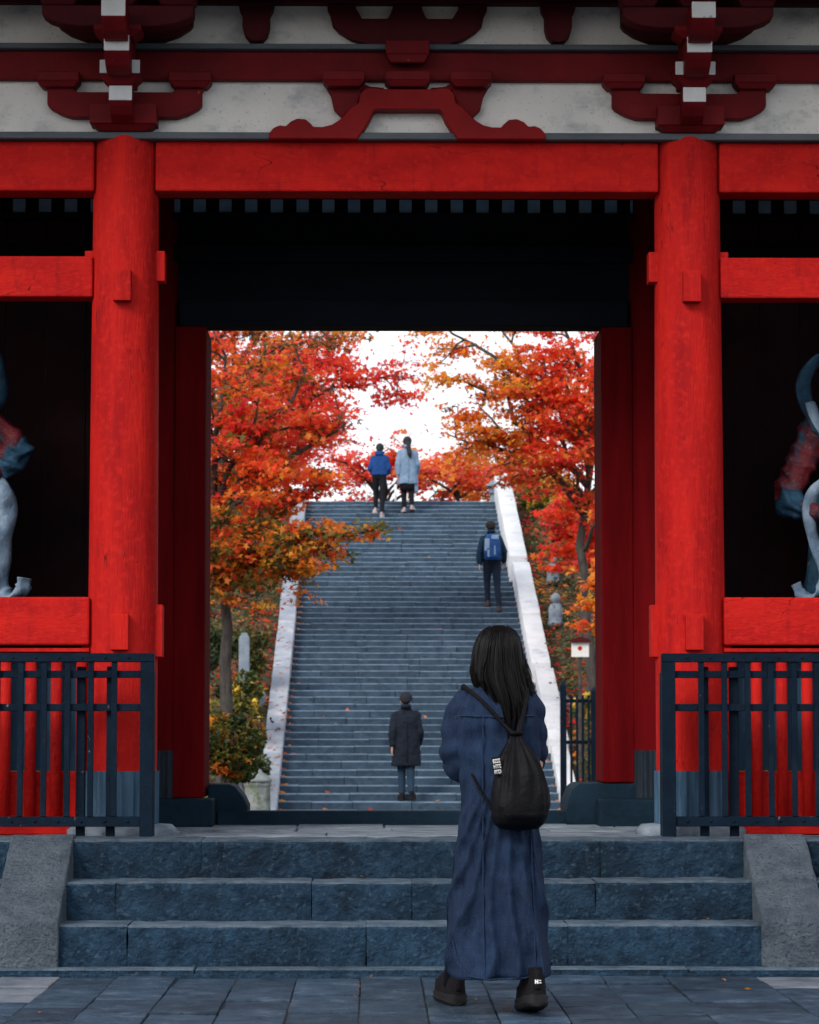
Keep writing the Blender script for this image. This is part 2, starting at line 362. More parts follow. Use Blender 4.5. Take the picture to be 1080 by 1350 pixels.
# ------------------------------------------------------------------ front steps
steps = thing('stone_steps', 'three wide blue-grey stone steps rising to the red gate', 'steps', (0, 14.0, 0))
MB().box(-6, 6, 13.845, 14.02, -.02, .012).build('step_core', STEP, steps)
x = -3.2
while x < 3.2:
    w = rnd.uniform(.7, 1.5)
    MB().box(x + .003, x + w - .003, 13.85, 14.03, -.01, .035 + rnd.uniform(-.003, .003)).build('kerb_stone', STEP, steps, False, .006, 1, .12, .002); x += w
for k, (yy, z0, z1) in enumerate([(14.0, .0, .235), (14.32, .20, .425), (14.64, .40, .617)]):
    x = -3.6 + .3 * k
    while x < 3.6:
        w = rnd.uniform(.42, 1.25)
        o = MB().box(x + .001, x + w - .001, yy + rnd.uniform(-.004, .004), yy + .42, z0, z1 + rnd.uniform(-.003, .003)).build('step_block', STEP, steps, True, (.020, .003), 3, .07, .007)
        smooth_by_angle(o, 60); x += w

for sx, lab in ((-1, 'pale granite sloping side stone at the left end of the front steps'), (1, 'pale granite sloping side stone at the right end of the front steps')):
    r = thing('step_side_stone', lab, 'side stone', (sx * 1.85, 14.3, 0), 'sloping side stones of the front steps')
    a, b = sorted((sx * 1.692, sx * 2.01))
    o = MB().prism_x([(13.955, .0), (13.955, .255), (14.3, .44), (14.3, .0)], a, b).build('lower_stone', RAMP, r, True, .012, 3, .08, .004); smooth_by_angle(o, 60)
    o = MB().prism_x([(14.304, .0), (14.304, .443), (14.665, .642), (14.75, .642), (14.75, .0)], a, b).build('upper_stone', RAMP, r, True, .012, 3, .08, .004); smooth_by_angle(o, 60)

# ------------------------------------------------------------------ temple gate
CX, OX = 1.525, 3.45                                    # inner and outer column lines
FY, MY, RY = 15.5, 17.1, 18.7                           # front, middle and rear column rows
ZP = 0.617
gate = thing('temple_gate', 'large vermilion red wooden temple gate with white plaster and bracketed eaves', 'gate', (0, 15.5, 0))
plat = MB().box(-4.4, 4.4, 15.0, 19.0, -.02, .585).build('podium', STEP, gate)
y = 14.9
for d in (.52, .6, .55, .6, .5, .65, .55):
    x = -4.3 + rnd.uniform(-.3, 0)
    while x < 4.3:
        w = rnd.uniform(.5, 1.0)
        MB().box(max(x, -4.4) + .004, min(x + w, 4.4) - .004, max(y, 15.06) + .004, min(y + d, 18.98) - .004, .58, ZP - .004 + rnd.uniform(-.004, .004)).build('floor_slab', FLOOR, plat, False, .005, 1)
        x += w
    y += d

def flutes(cx, cy, r, z0, z1, n=40):
    rings = []
    for z in (z0, z0 + .004, z1 - .004, z1):
        rings.append([(cx + (r + .012 * (1 if k % 4 < 2 else 0.1)) * math.cos(2 * math.pi * k / (n * 2)), cy + (r + .012 * (1 if k % 4 < 2 else .1)) * math.sin(2 * math.pi * k / (n * 2)), z) for k in range(n * 2)])
    return MB().loft(rings)
for cy in (FY, MY, RY):
    for cx in (-OX, -CX, CX, OX):
        front = cy == FY
        prof = [(.186, ZP + .05), (.187, 1.2), (.186, 1.9), (.183, 2.8), (.179, 3.6), (.176, 4.355), (.166, 4.372)]
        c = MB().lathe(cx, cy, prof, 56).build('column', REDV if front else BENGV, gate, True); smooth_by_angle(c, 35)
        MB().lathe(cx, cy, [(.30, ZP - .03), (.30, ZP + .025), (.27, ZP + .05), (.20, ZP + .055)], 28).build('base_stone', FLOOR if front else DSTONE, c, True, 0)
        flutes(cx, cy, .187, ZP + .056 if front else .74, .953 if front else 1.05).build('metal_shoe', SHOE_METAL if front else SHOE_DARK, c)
        if front:
            s = 1 if cx > 0 else -1
            for z0, z1, yo in ((3.457, 3.624, 0), (1.593, 1.782, 0)):
                MB().box(cx - .048, cx + .048, cy - .235, cy - .12, z0, z1).build('tenon', REDV, c, False, .004)
            for z0, z1 in ((3.588, 3.752), (1.56, 1.84)):
                MB().box(cx - .216, cx + .216, cy - .06, cy + .06, z0, z1).build('tenon', REDV, c, False, .004)

# beams along the front
for x0, x1 in ((-4.2, -OX - .165), (-OX + .165, -CX - .165), (-CX + .165, CX - .165), (CX + .165, OX - .165), (OX + .165, 4.2)):
    MB().box(x0, x1, FY - .11, FY + .11, 4.07, 4.343).build('head_beam', RED, gate, False, .012, 2)
for s in (-1, 1):
    a, b = sorted((s * (CX + .17), s * (OX - .17)))
    MB().box(a, b, FY - .09, FY + .09, 3.497, 3.718).build('upper_rail', RED, gate, False, .01, 2)
    MB().box(a, b, FY - .12, FY + .10, 1.622, 1.878).build('lower_rail', RED, gate, False, .01, 2)
    MB().box(a, b, FY - .10, FY + .08, 1.585, 1.606).build('trim_strip', RED, gate, False, .003, 1)
    MB().box(a, b, FY - .10, FY + .10, ZP - .002, .70).build('sill_beam', RED, gate, False, .008, 2)
    n = int((b - a) / .139)
    for k in range(n + 1):
        xx = a + .045 + k * (b - a - .09) / n
        MB().tube([(xx, FY - .03, .70), (xx, FY - .03, 1.59)], .030, 14).build('baluster', REDV, gate, True)
    k = a + .01
    while k < b - .03:
        w = min(.155, b - .01 - k)
        MB().box(k + .002, k + w - .002, FY + .03, FY + .05, .952, 1.588).build('blue_board', BLUEBOARD, gate, False, .003, 1)
        MB().box(k + .002, k + w - .002, FY + .012, FY + .034, .70, .95).build('red_board', RED, gate, False, .003, 1)
        k += w
    # guardian niche
    MB().box(a - .05, b + .05, FY + .12, MY - .06, 1.50, 1.62).build('niche_floor', SHADEWOOD, gate)
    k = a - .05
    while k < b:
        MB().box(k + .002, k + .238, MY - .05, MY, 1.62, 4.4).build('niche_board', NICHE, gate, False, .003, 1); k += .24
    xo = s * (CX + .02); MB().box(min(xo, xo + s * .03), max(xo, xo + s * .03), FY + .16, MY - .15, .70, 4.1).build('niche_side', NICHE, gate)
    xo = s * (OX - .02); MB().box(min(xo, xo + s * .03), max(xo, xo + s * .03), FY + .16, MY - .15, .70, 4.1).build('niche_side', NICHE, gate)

# upper wall: drawing units measured on the front elevation
def e(px, py): return ((px - 535.5) / 245.0, 4.344 + (187 - py) * 0.004165)
MB().box(-4.2, 4.2, FY - .17, FY + .14, 4.3445, 4.381).build('top_plate', GREYPLATE, gate, False, .004, 1)
for z0, z1 in ((4.381, 4.674), (4.853, 5.12)):
    for i in range(3):
        x0 = (-OX, -CX, CX)[i] ; x1 = (-CX, CX, OX)[i]
        MB().box(x0 + .002, x1 - .002, FY - .085, FY + .02, z0, z1).build('plaster_panel', PLASTER, gate)
    for s in (-1, 1):
        a, b = sorted((s * OX, s * 4.1)); MB().box(a + .002, b, FY - .085, FY + .02, z0, z1).build('plaster_panel', PLASTER, gate)
MB().box(-4.3, 4.3, FY - .135, FY + .12, 4.672, 4.832).build('wall_beam', BENG, gate, False, .008, 2)
MB().box(-4.3, 4.3, FY - .19, FY + .12, 4.8325, 4.861).build('beam_plate', GREYPLATE, gate, False, .004, 1)
MB().box(-4.4, 4.4, FY - .16, FY + .12, 5.092, 5.27).build('wall_beam', DRED, gate, False, .008, 2)

def block(cx, zt, w, name, mat, parent, y0=FY - .245, y1=FY - .06, h=.075, face=None):
    cy = (y0 + y1) / 2; hb = (y1 - y0) / 2
    mb = MB().taper(cx, cy, zt - h, zt - h * .62, w * .38, hb * .8, w * .5, hb).taper(cx, cy, zt - h * .62 + .0002, zt, w * .5, hb, w * .5, hb)
    return mb.build(name, mat, parent, False, .004, 1)
def mirror(poly): return [(x, z) for x, z in poly] + [(-x, z) for x, z in reversed(poly) if abs(x) > 1e-6]
U = 1 / 245.0
def zz(py): return 4.344 + (187 - py) * 0.004165
for cx in (-OX, -CX, CX, OX):
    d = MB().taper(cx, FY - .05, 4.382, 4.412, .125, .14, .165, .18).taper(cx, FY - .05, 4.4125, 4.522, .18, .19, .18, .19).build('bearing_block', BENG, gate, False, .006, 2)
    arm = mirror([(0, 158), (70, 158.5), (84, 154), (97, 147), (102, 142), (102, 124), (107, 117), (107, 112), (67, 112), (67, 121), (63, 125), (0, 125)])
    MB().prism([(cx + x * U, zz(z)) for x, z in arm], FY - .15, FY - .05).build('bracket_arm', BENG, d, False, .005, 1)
    for s in (-1, 1):
        block(cx + s * 87 * U, 4.704, .23, 'small_block', BENG, d, FY - .20, FY - .055, .082)
    # projecting arms with white painted ends
    for yf, z0, z1, w in ((15.10, 4.50, 4.582, .060), (14.85, 4.708, 4.794, .065), (14.65, 4.842, 4.93, .061)):
        n = MB().prism_x([(yf, z0), (yf, z1), (15.44, z1), (15.44, z0 - .085), (yf + .15, z0 - .085), (yf + .07, z0 - .06), (yf + .02, z0 - .02)], cx - w, cx + w).build('projecting_arm', BENG, d, False, .004, 1)
        MB().box(cx - w - .001, cx + w + .001, yf - .006, yf - .0005, z0 + .002, z1 - .002).build('white_end', WHITEPAINT, d, False, .002, 1)
    mbk = MB().taper(cx, 15.16, 4.583, 4.634, .062, .07, .105, .11).taper(cx, 15.16, 4.6342, 4.708, .105, .11, .105, .11).build('projecting_block', BENG, d, False, .003, 1)
    MB().box(cx - .106, cx + .106, 15.043, 15.0495, 4.636, 4.707).build('white_end', WHITEPAINT, d, False, .002, 1)
    MB().taper(cx, 14.98, 4.7955, 4.83, .08, .08, .125, .10).taper(cx, 14.98, 4.8302, 4.858, .125, .10, .125, .10).build('projecting_block', BENG, d, False, .003, 1)
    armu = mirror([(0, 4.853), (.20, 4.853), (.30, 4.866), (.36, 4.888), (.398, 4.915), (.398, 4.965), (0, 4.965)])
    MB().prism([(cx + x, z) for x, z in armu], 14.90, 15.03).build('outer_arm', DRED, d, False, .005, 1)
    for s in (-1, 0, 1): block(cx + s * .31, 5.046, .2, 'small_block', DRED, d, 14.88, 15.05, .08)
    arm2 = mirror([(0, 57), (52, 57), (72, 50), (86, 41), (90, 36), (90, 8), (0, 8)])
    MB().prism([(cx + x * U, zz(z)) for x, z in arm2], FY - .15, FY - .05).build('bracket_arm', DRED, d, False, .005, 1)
for y0 in (14.60,):
    MB().box(-4.5, 4.5, 14.89, 15.04, 5.0465, 5.18).build('eave_beam', DRED, gate, False, .006, 1)

# frog-leg strut with curled feet at the middle of the centre bay
half = [(0, 149), (42, 149), (45, 152), (50, 163), (58, 176), (66, 187.5), (183, 187.5), (182, 180), (176, 173), (168, 170), (160, 171), (154, 165), (145, 161), (134, 162), (127, 168),
        (124, 172), (112, 172), (100, 169), (90, 163), (82, 155), (74, 146), (64, 140), (62, 128), (56, 122), (46, 120), (34, 122), (0, 122)]
MB().prism([(x * U, zz(z)) for x, z in mirror(half)], FY - .19, FY - .05).build('curled_strut', BENGM, gate, False, .005, 1)
arm3 = mirror([(0, 121), (30, 121), (60, 121), (66, 140), (78, 149), (86, 157), (96, 152), (99, 140), (101, 128), (106, 118), (109, 112), (0, 112)])
MB().prism([(x * U, zz(z)) for x, z in arm3[:0] + [(30, 118), (60, 121), (66, 140), (78, 149), (86, 157), (97, 146), (101, 128), (107, 118), (110, 112), (58, 112), (50, 116)]], FY - .14, FY - .05).build('bracket_arm', BENG, gate, False, .004, 1)
MB().prism([(-x * U, zz(z)) for x, z in [(30, 118), (60, 121), (66, 140), (78, 149), (86, 157), (97, 146), (101, 128), (107, 118), (110, 112), (58, 112), (50, 116)]], FY - .14, FY - .05).build('bracket_arm', BENG, gate, False, .004, 1)
for k in (-84, 0, 84): block(k * U, 4.706, .225 if k else .245, 'small_block', BENG, gate, FY - .23, FY - .055, .082)
block(0, 4.868, .235, 'small_block', BENG, gate, FY - .25, FY - .165, .12)
# second tier between the columns
arm4 = mirror([(0, 61), (52, 61), (74, 55), (90, 45), (99, 36), (102, 22), (106, 14), (106, 8), (68, 8), (68, 14), (64, 20), (60, 27), (26, 27), (22, 20), (20, 14), (18, 8), (0, 8)])
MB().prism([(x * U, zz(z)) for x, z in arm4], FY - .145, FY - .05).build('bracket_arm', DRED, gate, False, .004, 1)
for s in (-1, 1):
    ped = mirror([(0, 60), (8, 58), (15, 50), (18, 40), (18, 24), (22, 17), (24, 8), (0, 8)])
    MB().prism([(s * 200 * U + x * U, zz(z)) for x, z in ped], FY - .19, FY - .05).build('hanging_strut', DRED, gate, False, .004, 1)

# inside: ceiling, frieze, lintel, door jambs
MB().box(-4.2, 4.2, FY + .12, RY + .2, 4.40, 4.46).build('ceiling', SHADEWOOD, gate)
x = -3.9
while x < 3.9:
    MB().box(x, x + .07, FY + .115, MY - .10, 4.345, 4.3995).build('ceiling_rafter', SHADEWOOD, gate); x += .153
MB().box(-OX, OX, MY - .02, MY + .12, 3.563, 4.399).build('lintel_wall', SHADEWOOD, gate)
MB().box(-CX + .19, CX - .19, MY - .10, MY - .021, 3.563, 3.72).build('lintel', SHADEWOOD, gate, False, .006)
MB().box(-OX + .2, OX - .2, MY - .09, MY - .021, 3.95, 4.05).build('lintel', SHADEWOOD, gate, False, .006)
x = -3.25
while x < 3.25:
    MB().box(x, x + .073, MY - .080, MY - .055, 4.245, 4.327).build('frieze_board', FRIEZE, gate); x += .1535
MB().box(-OX + .2, OX - .2, MY - .10, MY - .053, 4.20, 4.2445).build('lintel', SHADEWOOD, gate, False, .004)
for s in (-1, 1):
    a, b = sorted((s * 1.173, s * 1.36))
    zb = .772 if s < 0 else .86
    MB().box(a, b, MY - .09, MY + .46, zb, 3.5625).build('door_jamb', BENGV, gate, False, .008, 2)
    # open door leaf folded back behind the jamb
    a, b = sorted((s * 1.29, s * 1.35)); lf = MB().box(a, b, MY + .48, MY + 1.40, .72, 3.50).build('door_leaf', BENGV, gate, False, .006, 1)
    for zc in (1.2, 2.1, 3.0): MB().box(min(s * 1.27, s * 1.289), max(s * 1.27, s * 1.289), MY + .50, MY + 1.38, zc, zc + .09).build('door_batten', BENGV, lf, False, .004, 1)
MB().box(-1.10, 1.115, MY + .02, MY + .20, ZP - .01, .692).build('threshold', DSTONE, gate, False, .006, 2)
MB().box(-1.49, -1.108, MY - .34, MY + .05, ZP - .008, .771).build('jamb_stone', DSTONE, gate, False, .012, 3)
MB().box(1.125, 1.50, MY - .46, MY - .12, ZP - .008, .771).build('jamb_stone', DSTONE, gate, False, .012, 3)
MB().prism([(-1.16, .61), (-.925, .61), (-.925, .72), (-.95, .775), (-1.0, .835), (-1.03, .848), (-1.16, .848)], MY + .06, MY + .5).build('pivot_stone', DSTONE, gate, True, .014, 3)
MB().prism([(.955, .61), (1.40, .61), (1.40, .855), (1.03, .855), (.995, .83), (.965, .75)], MY - .115, MY + .5).build('pivot_stone', DSTONE, gate, True, .014, 3)
for o in gate.children:
    if o.name.startswith('pivot'): smooth_by_angle(o, 40)
# rear tie beams and the roof
for s in (-1, 1):
    for cx in (CX, OX):
        MB().box(s * cx - .08, s * cx + .08, FY + .18, RY - .18, 3.80, 4.02).build('tie_beam', DRED, gate, False, .006)
MB().box(-4.2, 4.2, RY - .11, RY + .11, 4.07, 4.343).build('head_beam', RED, gate, False, .01)
MB().box(-4.1, 4.1, RY - .055, RY + .02, 4.345, 5.12).build('plaster_panel', PLASTER, gate)
MB().prism_x([(13.75, 5.34), (13.75, 5.46), (17.1, 7.4), (20.45, 5.46), (20.45, 5.34), (18.9, 5.55), (17.1, 5.75), (15.3, 5.55)], -5.6, 5.6).build('roof', ROOFT, gate, False, .03)
x = -5.4
while x < 5.4:
    MB().prism_x([(13.85, 5.24), (13.85, 5.34), (15.4, 5.55), (15.4, 5.45)], x, x + .09).build('eave_rafter', RED, gate); x += .24

# ------------------------------------------------------------------ iron fences in front of the columns
def fence(s, label):
    y0 = 15.0
    f = thing('iron_fence', label, 'fence', (s * 2.1, y0, ZP), 'black iron fences before the gate columns')
    xa, xb = 1.318, 3.35
    def bx(x0, x1, ya, yb, z0, z1, name, bev=.003):
        a, b = sorted((s * x0, s * x1)); return MB().box(a, b, ya, yb, z0, z1).build(name, IRON, f, False, bev, 1)
    bx(xa, xb, y0 - .035, y0 + .035, 1.522, 1.568, 'top_rail')
    for z in (1.44, 1.268): bx(xa + .07, xb, y0 - .004, y0 + .018, z, z + .038, 'rail')
    r = MB(); bx(xa + .07, xb, y0 - .022, y0 + .022, .672, .724, 'bottom_rail')
    k = xa + .13
    while k < xb:
        r.ellipsoid((s * k, y0 - .024, .70), (.008, .006, .008), 8, 5); r.ellipsoid((s * k, y0 - .036, 1.545), (.007, .005, .007), 8, 5); k += .12
    tag(r.build('rivets', IRON, f, True), kind='stuff')
    bx(xa, xa + .070, y0 - .033, y0 + .033, ZP - .02, 1.5215, 'post')
    bx(xa + .004, xa + .062, y0 + .10, y0 + .15, ZP - .02, 1.47, 'post')
    for xx in (xa + .205, xa + .36, xa + 1.0, xa + 1.6):
        bx(xx, xx + .045, y0 + .035, y0 + .085, ZP - .02, 1.5, 'post')
    k = xa + .19
    while k < xb - .03:
        bx(k, k + .030, y0 - .026, y0 - .006, .7245, 1.5215, 'bar', .002); k += .121
for s, l in ((-1, 'black iron fence with riveted bars before the left red column'), (1, 'black iron fence with riveted bars before the right red column')):
    fence(s, l)

# ------------------------------------------------------------------ the long stair behind the gate
stair = thing('stone_stairway', 'long flight of blue-grey stone stairs climbing the hill behind the gate', 'stairs', (.55, ST_Y0, ST_Z0))
MB().prism_x([(ST_Y0 + .2, -.6), (ST_Y0 + .2, ST_Z0 - .1), (ST_Y0 + ST_N * ST_T, ST_Z0 + (ST_N - 1) * ST_R - .1), (ST_Y0 + ST_N * ST_T, -.6)], ST_X0, ST_X1).build('stair_core', STAIR, stair)
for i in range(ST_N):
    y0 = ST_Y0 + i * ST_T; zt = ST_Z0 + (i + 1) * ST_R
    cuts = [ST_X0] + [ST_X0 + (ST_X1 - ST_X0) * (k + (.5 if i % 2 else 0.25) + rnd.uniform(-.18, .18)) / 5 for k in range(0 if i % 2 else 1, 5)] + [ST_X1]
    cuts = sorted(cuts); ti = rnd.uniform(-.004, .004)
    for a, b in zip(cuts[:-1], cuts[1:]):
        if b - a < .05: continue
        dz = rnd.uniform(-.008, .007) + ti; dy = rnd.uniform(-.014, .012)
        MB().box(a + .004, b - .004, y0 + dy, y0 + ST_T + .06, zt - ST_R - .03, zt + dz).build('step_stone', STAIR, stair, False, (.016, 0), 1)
tag(MB().box(-14, 14, ST_Y0 + ST_N * ST_T - .02, 84, 6.05, 6.285).build('terrace', EARTH), kind='structure')

def zst(y): return ST_Z0 + (y - ST_Y0) * ST_R / ST_T + ST_R * .5
def balustrade(s, label, mat, segs):
    b = thing('stair_side_wall', label, 'side wall', (s * 2.2 + .55, 45, 0), 'sloping side walls of the long stair')
    for (ya, yb, xi, w, h, mt) in segs:
        a, c = sorted((xi, xi + s * w))
        MB().prism_x([(ya, zst(ya) - .7), (ya, zst(ya) + h), (yb, zst(yb) + h), (yb, zst(yb) - .7)], a, c).build('slab', mt or mat, b, True, .018, 2, .5, .008)
        smooth_by_angle(b.children[-1], 40)
    return b
balustrade(1, 'sunlit white stone side wall along the right edge of the long stair', SLAB_SUN,
           [(44.0, 47.3, 2.74, .28, .20, None), (47.302, 51.3, 2.715, .33, .27, None), (51.302, 54.4, 2.655, .345, .36, None), (54.402, 58.2, 2.655, .345, .40, None), (58.202, 61.8, 2.60, .36, .52, None), (61.802, 65.4, 2.60, .36, .52, None)])
balustrade(-1, 'grey-shaded stone side wall dotted with leaves along the left edge of the long stair', SLAB_SHADE,
           [(44.0, 48.0, -1.64, .30, .20, None), (48.002, 51.5, -1.64, .31, .22, None), (51.502, 55.5, -1.64, .31, .24, None), (55.502, 60.0, -1.66, .30, .26, None), (60.002, 65.3, -1.66, .30, .26, None)])

# ------------------------------------------------------------------ foliage
def star(k):
    if k == 10: rr = [1, .42, .92, .40, .72, .22, .72, .40, .92, .42]
    elif k == 6: rr = [1, .45, .8, .5, .8, .45]
    else: rr = [1, .6, .9, .6]
    a = [2 * math.pi * i / k for i in range(k)]
    p = np.array([[r * math.cos(t), r * math.sin(t), 0] for r, t in zip(rr, a)])
    return p
def leaves(pos, size, k=10, tilt=0.9, rs=NP, droop=0.0):
    n = len(pos); T = star(k)
    az = rs.uniform(0, 2 * np.pi, n); ti = np.abs(rs.normal(0, tilt, n)) + droop; ta = rs.uniform(0, 2 * np.pi, n)
    nz = np.stack([np.sin(ti) * np.cos(ta), np.sin(ti) * np.sin(ta), np.cos(ti)], 1)
    u = np.stack([np.cos(az), np.sin(az), np.zeros(n)], 1)
    u -= nz * (u * nz).sum(1, keepdims=True); u /= np.linalg.norm(u, axis=1, keepdims=True) + 1e-9
    w = np.cross(nz, u)
    sz = size * rs.uniform(.6, 1.25, n)
    v = pos[:, None, :] + sz[:, None, None] * (T[None, :, 0:1] * u[:, None, :] + T[None, :, 1:2] * w[:, None, :])
    curl = (T[:, 0] ** 2 + T[:, 1] ** 2)[None, :, None] * nz[:, None, :] * (sz * rs.uniform(-.35, .1, n))[:, None, None]
    return (v + curl).reshape(-1, 3)
PAL = dict(red=(.84, .055, .035), scarlet=(.88, .115, .035), crimson=(.66, .035, .045), orange=(.88, .25, .035), amber=(.82, .36, .040), yellow=(.68, .45, .06),
           olive=(.16, .15, .035), green=(.060, .085, .028), dgreen=(.030, .050, .025), brown=(.17, .075, .035), pink=(.82, .13, .10))
def palette(clu, mix, rs=NP, field=None):
    """one colour for each clump, then a small change for each leaf"""
    names = list(mix); w = np.array([mix[n] for n in names], float); w /= w.sum()
    C = np.array([PAL[n] for n in names])
    nclu = clu.max() + 1
    pick = rs.choice(len(names), nclu, p=w)
    if field is not None:
        pick = np.array([field(i, names, rs, pick[i]) for i in range(nclu)])
    c = C[pick][clu]
    alt = C[rs.choice(len(names), len(clu), p=w)]
    m = (rs.rand(len(clu)) < .25)[:, None]
    c = np.where(m, c * .5 + alt * .5, c)
    return np.clip(c * rs.uniform(.75, 1.3, (len(clu), 1)) * rs.uniform(.9, 1.1, (len(clu), 3)), 0, .9)
def wob(p0, p1, n, amp, rs, sag=0.0):
    p0 = np.array(p0, float); p1 = np.array(p1, float); L = np.linalg.norm(p1 - p0)
    t = np.linspace(0, 1, n + 1); pts = p0 + (p1 - p0) * t[:, None]
    o = np.cumsum(rs.normal(0, amp * L / n, (n + 1, 3)), 0); o -= o[0] + (o[-1] - o[0]) * t[:, None]
    pts += o; pts[:, 2] -= sag * L * 4 * t * (1 - t)
    return pts
def tree(name, label, base, trunk, limbs, mix, leaf=.075, per=26, sub=7, twigs=5, spread=.85, flat=.35, k=10, r0=.16, seed=1, group='maple trees around the long stair', field=None, droop=0.0, tilt=.9):
    """trunk: points from the base up; limbs: (start index on trunk 0..1, end point, radius)"""
    rs = np.random.RandomState(seed); root = thing(name, label, 'tree', base, group)
    wood = MB(); base = np.array(base, float)
    tp = np.array([base] + [np.array(p, float) for p in trunk]); n = len(tp)
    tt = np.linspace(0, 1, 9); fine = np.array([[np.interp(t, np.linspace(0, 1, n), tp[:, c]) for c in range(3)] for t in tt]); fine[1:-1] += rs.normal(0, r0 * .25, (7, 3))
    trr = [r0 * (1.35 if i == 0 else 1 - .55 * i / 8) for i in range(9)]
    wood.tube(fine, trr, 10)
    cen = []
    for (ts, end, lr) in limbs:
        st = np.array([np.interp(ts, tt, fine[:, c]) for c in range(3)])
        lp = wob(st, end, 8, .22, rs, -.06); L = np.linalg.norm(np.array(end) - st)
        wood.tube(lp, [lr * (1 - .78 * i / 8) for i in range(9)], 7)
        for j in range(sub):
            f = .28 + .72 * (j + rs.rand() * .6) / sub; i0 = min(int(f * 8), 7); q = lp[i0] + (lp[i0 + 1] - lp[i0]) * (f * 8 - i0)
            d = lp[i0 + 1] - lp[i0]; d = d / np.linalg.norm(d)
            side = rs.normal(0, 1, 3) * np.array([1, 1, .45]); side -= d * side.dot(d) * .6; side /= np.linalg.norm(side)
            bl = spread * rs.uniform(.55, 1.15) * (1.25 - .55 * f)
            e2 = q + (d * .55 + side) * bl
            bp = wob(q, e2, 5, .25, rs, rs.uniform(-.05, .1))
            wood.tube(bp, [lr * .30 * (1 - .75 * i / 5) + .003 for i in range(6)], 5)
            for m in range(twigs):
                g = .3 + .7 * (m + rs.rand()) / twigs; i1 = min(int(g * 5), 4); q2 = bp[i1] + (bp[i1 + 1] - bp[i1]) * (g * 5 - i1)
                dd = rs.normal(0, 1, 3) * np.array([1, 1, .35]); dd /= np.linalg.norm(dd)
                e3 = q2 + dd * bl * rs.uniform(.25, .55)
                tp3 = wob(q2, e3, 3, .25, rs); wood.tube(tp3, [.008, .006, .004, .002], 4)
                cen.append(tp3[2]); cen.append(tp3[3])
        cen.append(lp[-1])
    wood.build('trunk', BARK, root, True)
    cen = np.array(cen); cnt = rs.poisson(per, len(cen)) + 1
    clu = np.repeat(np.arange(len(cen)), cnt)
    sg = spread * .22
    pos = cen[clu] + rs.normal(0, 1, (len(clu), 3)) * np.array([sg, sg, sg * flat]) * rs.uniform(.5, 1.2, len(cen))[clu][:, None]
    fld = (lambda i, names, r, d: field(cen[i], names, r, d)) if field else None
    col = palette(clu, mix, rs, fld)
    me = fast_mesh('crown', leaves(pos, leaf, k, tilt, rs, droop) - base, k, col)
    finish('crown', me, LEAF, root)
    return root
def shrub(name, label, cat, center, radii, mix, n=2500, leaf=.05, k=6, seed=3, stems=5, base_z=None, group=None, mat=None, lobes=9, shell=.35):
    rs = np.random.RandomState(seed); cx, cy, cz = center
    bz = base_z if base_z is not None else cz - radii[2]
    root = thing(name, label, cat, (cx, cy, bz), group)
    w = MB()
    for i in range(stems):
        a = rs.uniform(0, 6.28); r = rs.uniform(.05, .35)
        w.tube(wob((cx + .05 * math.cos(a), cy + .05 * math.sin(a), bz - .08), (cx + r * radii[0] * math.cos(a), cy + r * radii[1] * math.sin(a), cz + .3 * radii[2]), 5, .15, rs), [.03, .026, .022, .016, .012, .006], 6)
    w.build('stem', BARK, root, True)
    lc = rs.normal(0, 1, (lobes, 3)); lc /= np.linalg.norm(lc, axis=1, keepdims=True); lc *= rs.uniform(.35, .7, (lobes, 1)); lr = rs.uniform(.3, .5, lobes)
    li = rs.randint(0, lobes, n); d = rs.normal(0, 1, (n, 3)); d /= np.linalg.norm(d, axis=1, keepdims=True)
    p = lc[li] + d * (lr[li] * (1 - shell * rs.rand(n) ** 2))[:, None]
    pos = np.array(center) + p * np.array(radii)
    pos = pos[pos[:, 2] > bz]; li = li[:len(pos)]
    clu = (np.floor((pos[:, 0] - cx) * 6).astype(int) * 31 + np.floor(pos[:, 2] * 6).astype(int) * 7 + np.floor(pos[:, 1] * 6).astype(int)) % 97
    me = fast_mesh('foliage', leaves(pos, leaf, k, 1.0, rs) - np.array([cx, cy, bz]), k, palette(clu, mix, rs))
    finish('foliage', me, mat or LEAF, root)
    return root

# left: the big maple leaning over the stair, others behind it on the slope
def fA(p, names, r, d):          # the low boughs turned least: green, amber; the upper ones red
    z = p[2]
    if z < 3.9: w = dict(orange=2.6, amber=2.5, olive=4, scarlet=2.2, green=2.2)
    elif z < 4.7: w = dict(scarlet=5, red=4, orange=2, olive=1, amber=.4)
    else: w = dict(red=3.6, scarlet=3.2, orange=2.2, olive=1.4, brown=.8, crimson=1.6)
    ww = np.array([w.get(n, 0) for n in names], float); return r.choice(len(names), p=ww / ww.sum())
ALLC = dict(red=1, scarlet=1, crimson=1, orange=1, amber=1, olive=1, green=1, brown=1)
tree('maple_tree', 'big red and orange maple leaning over the left side of the long stair', (-2.1, 36, -.22), [(-1.98, 36, 1.4), (-2.0, 36, 2.6), (-2.2, 36.3, 3.6)],
     [(.75, (-.9, 36.2, 3.42), .05), (.85, (-.45, 35.8, 3.62), .045), (.8, (-1.3, 35.2, 3.25), .045), (.9, (-.75, 36.5, 4.35), .06), (1.0, (-.5, 36.3, 5.05), .06), (1.0, (-1.0, 36.2, 5.75), .06), (.95, (-1.7, 35.5, 4.4), .05),
      (1.0, (-1.6, 35.8, 5.3), .055), (1.0, (-2.2, 36, 6.2), .06), (.9, (-2.6, 35.2, 3.5), .05), (1, (-3.2, 36, 4.8), .06), (.85, (-3.3, 36.5, 3.6), .05), (.8, (-1.9, 35.3, 3.2), .04), (1, (-1.55, 36.6, 4.7), .05)],
     ALLC, leaf=.055, per=18, sub=7, twigs=5, spread=.62, seed=4, r0=.10, field=fA)
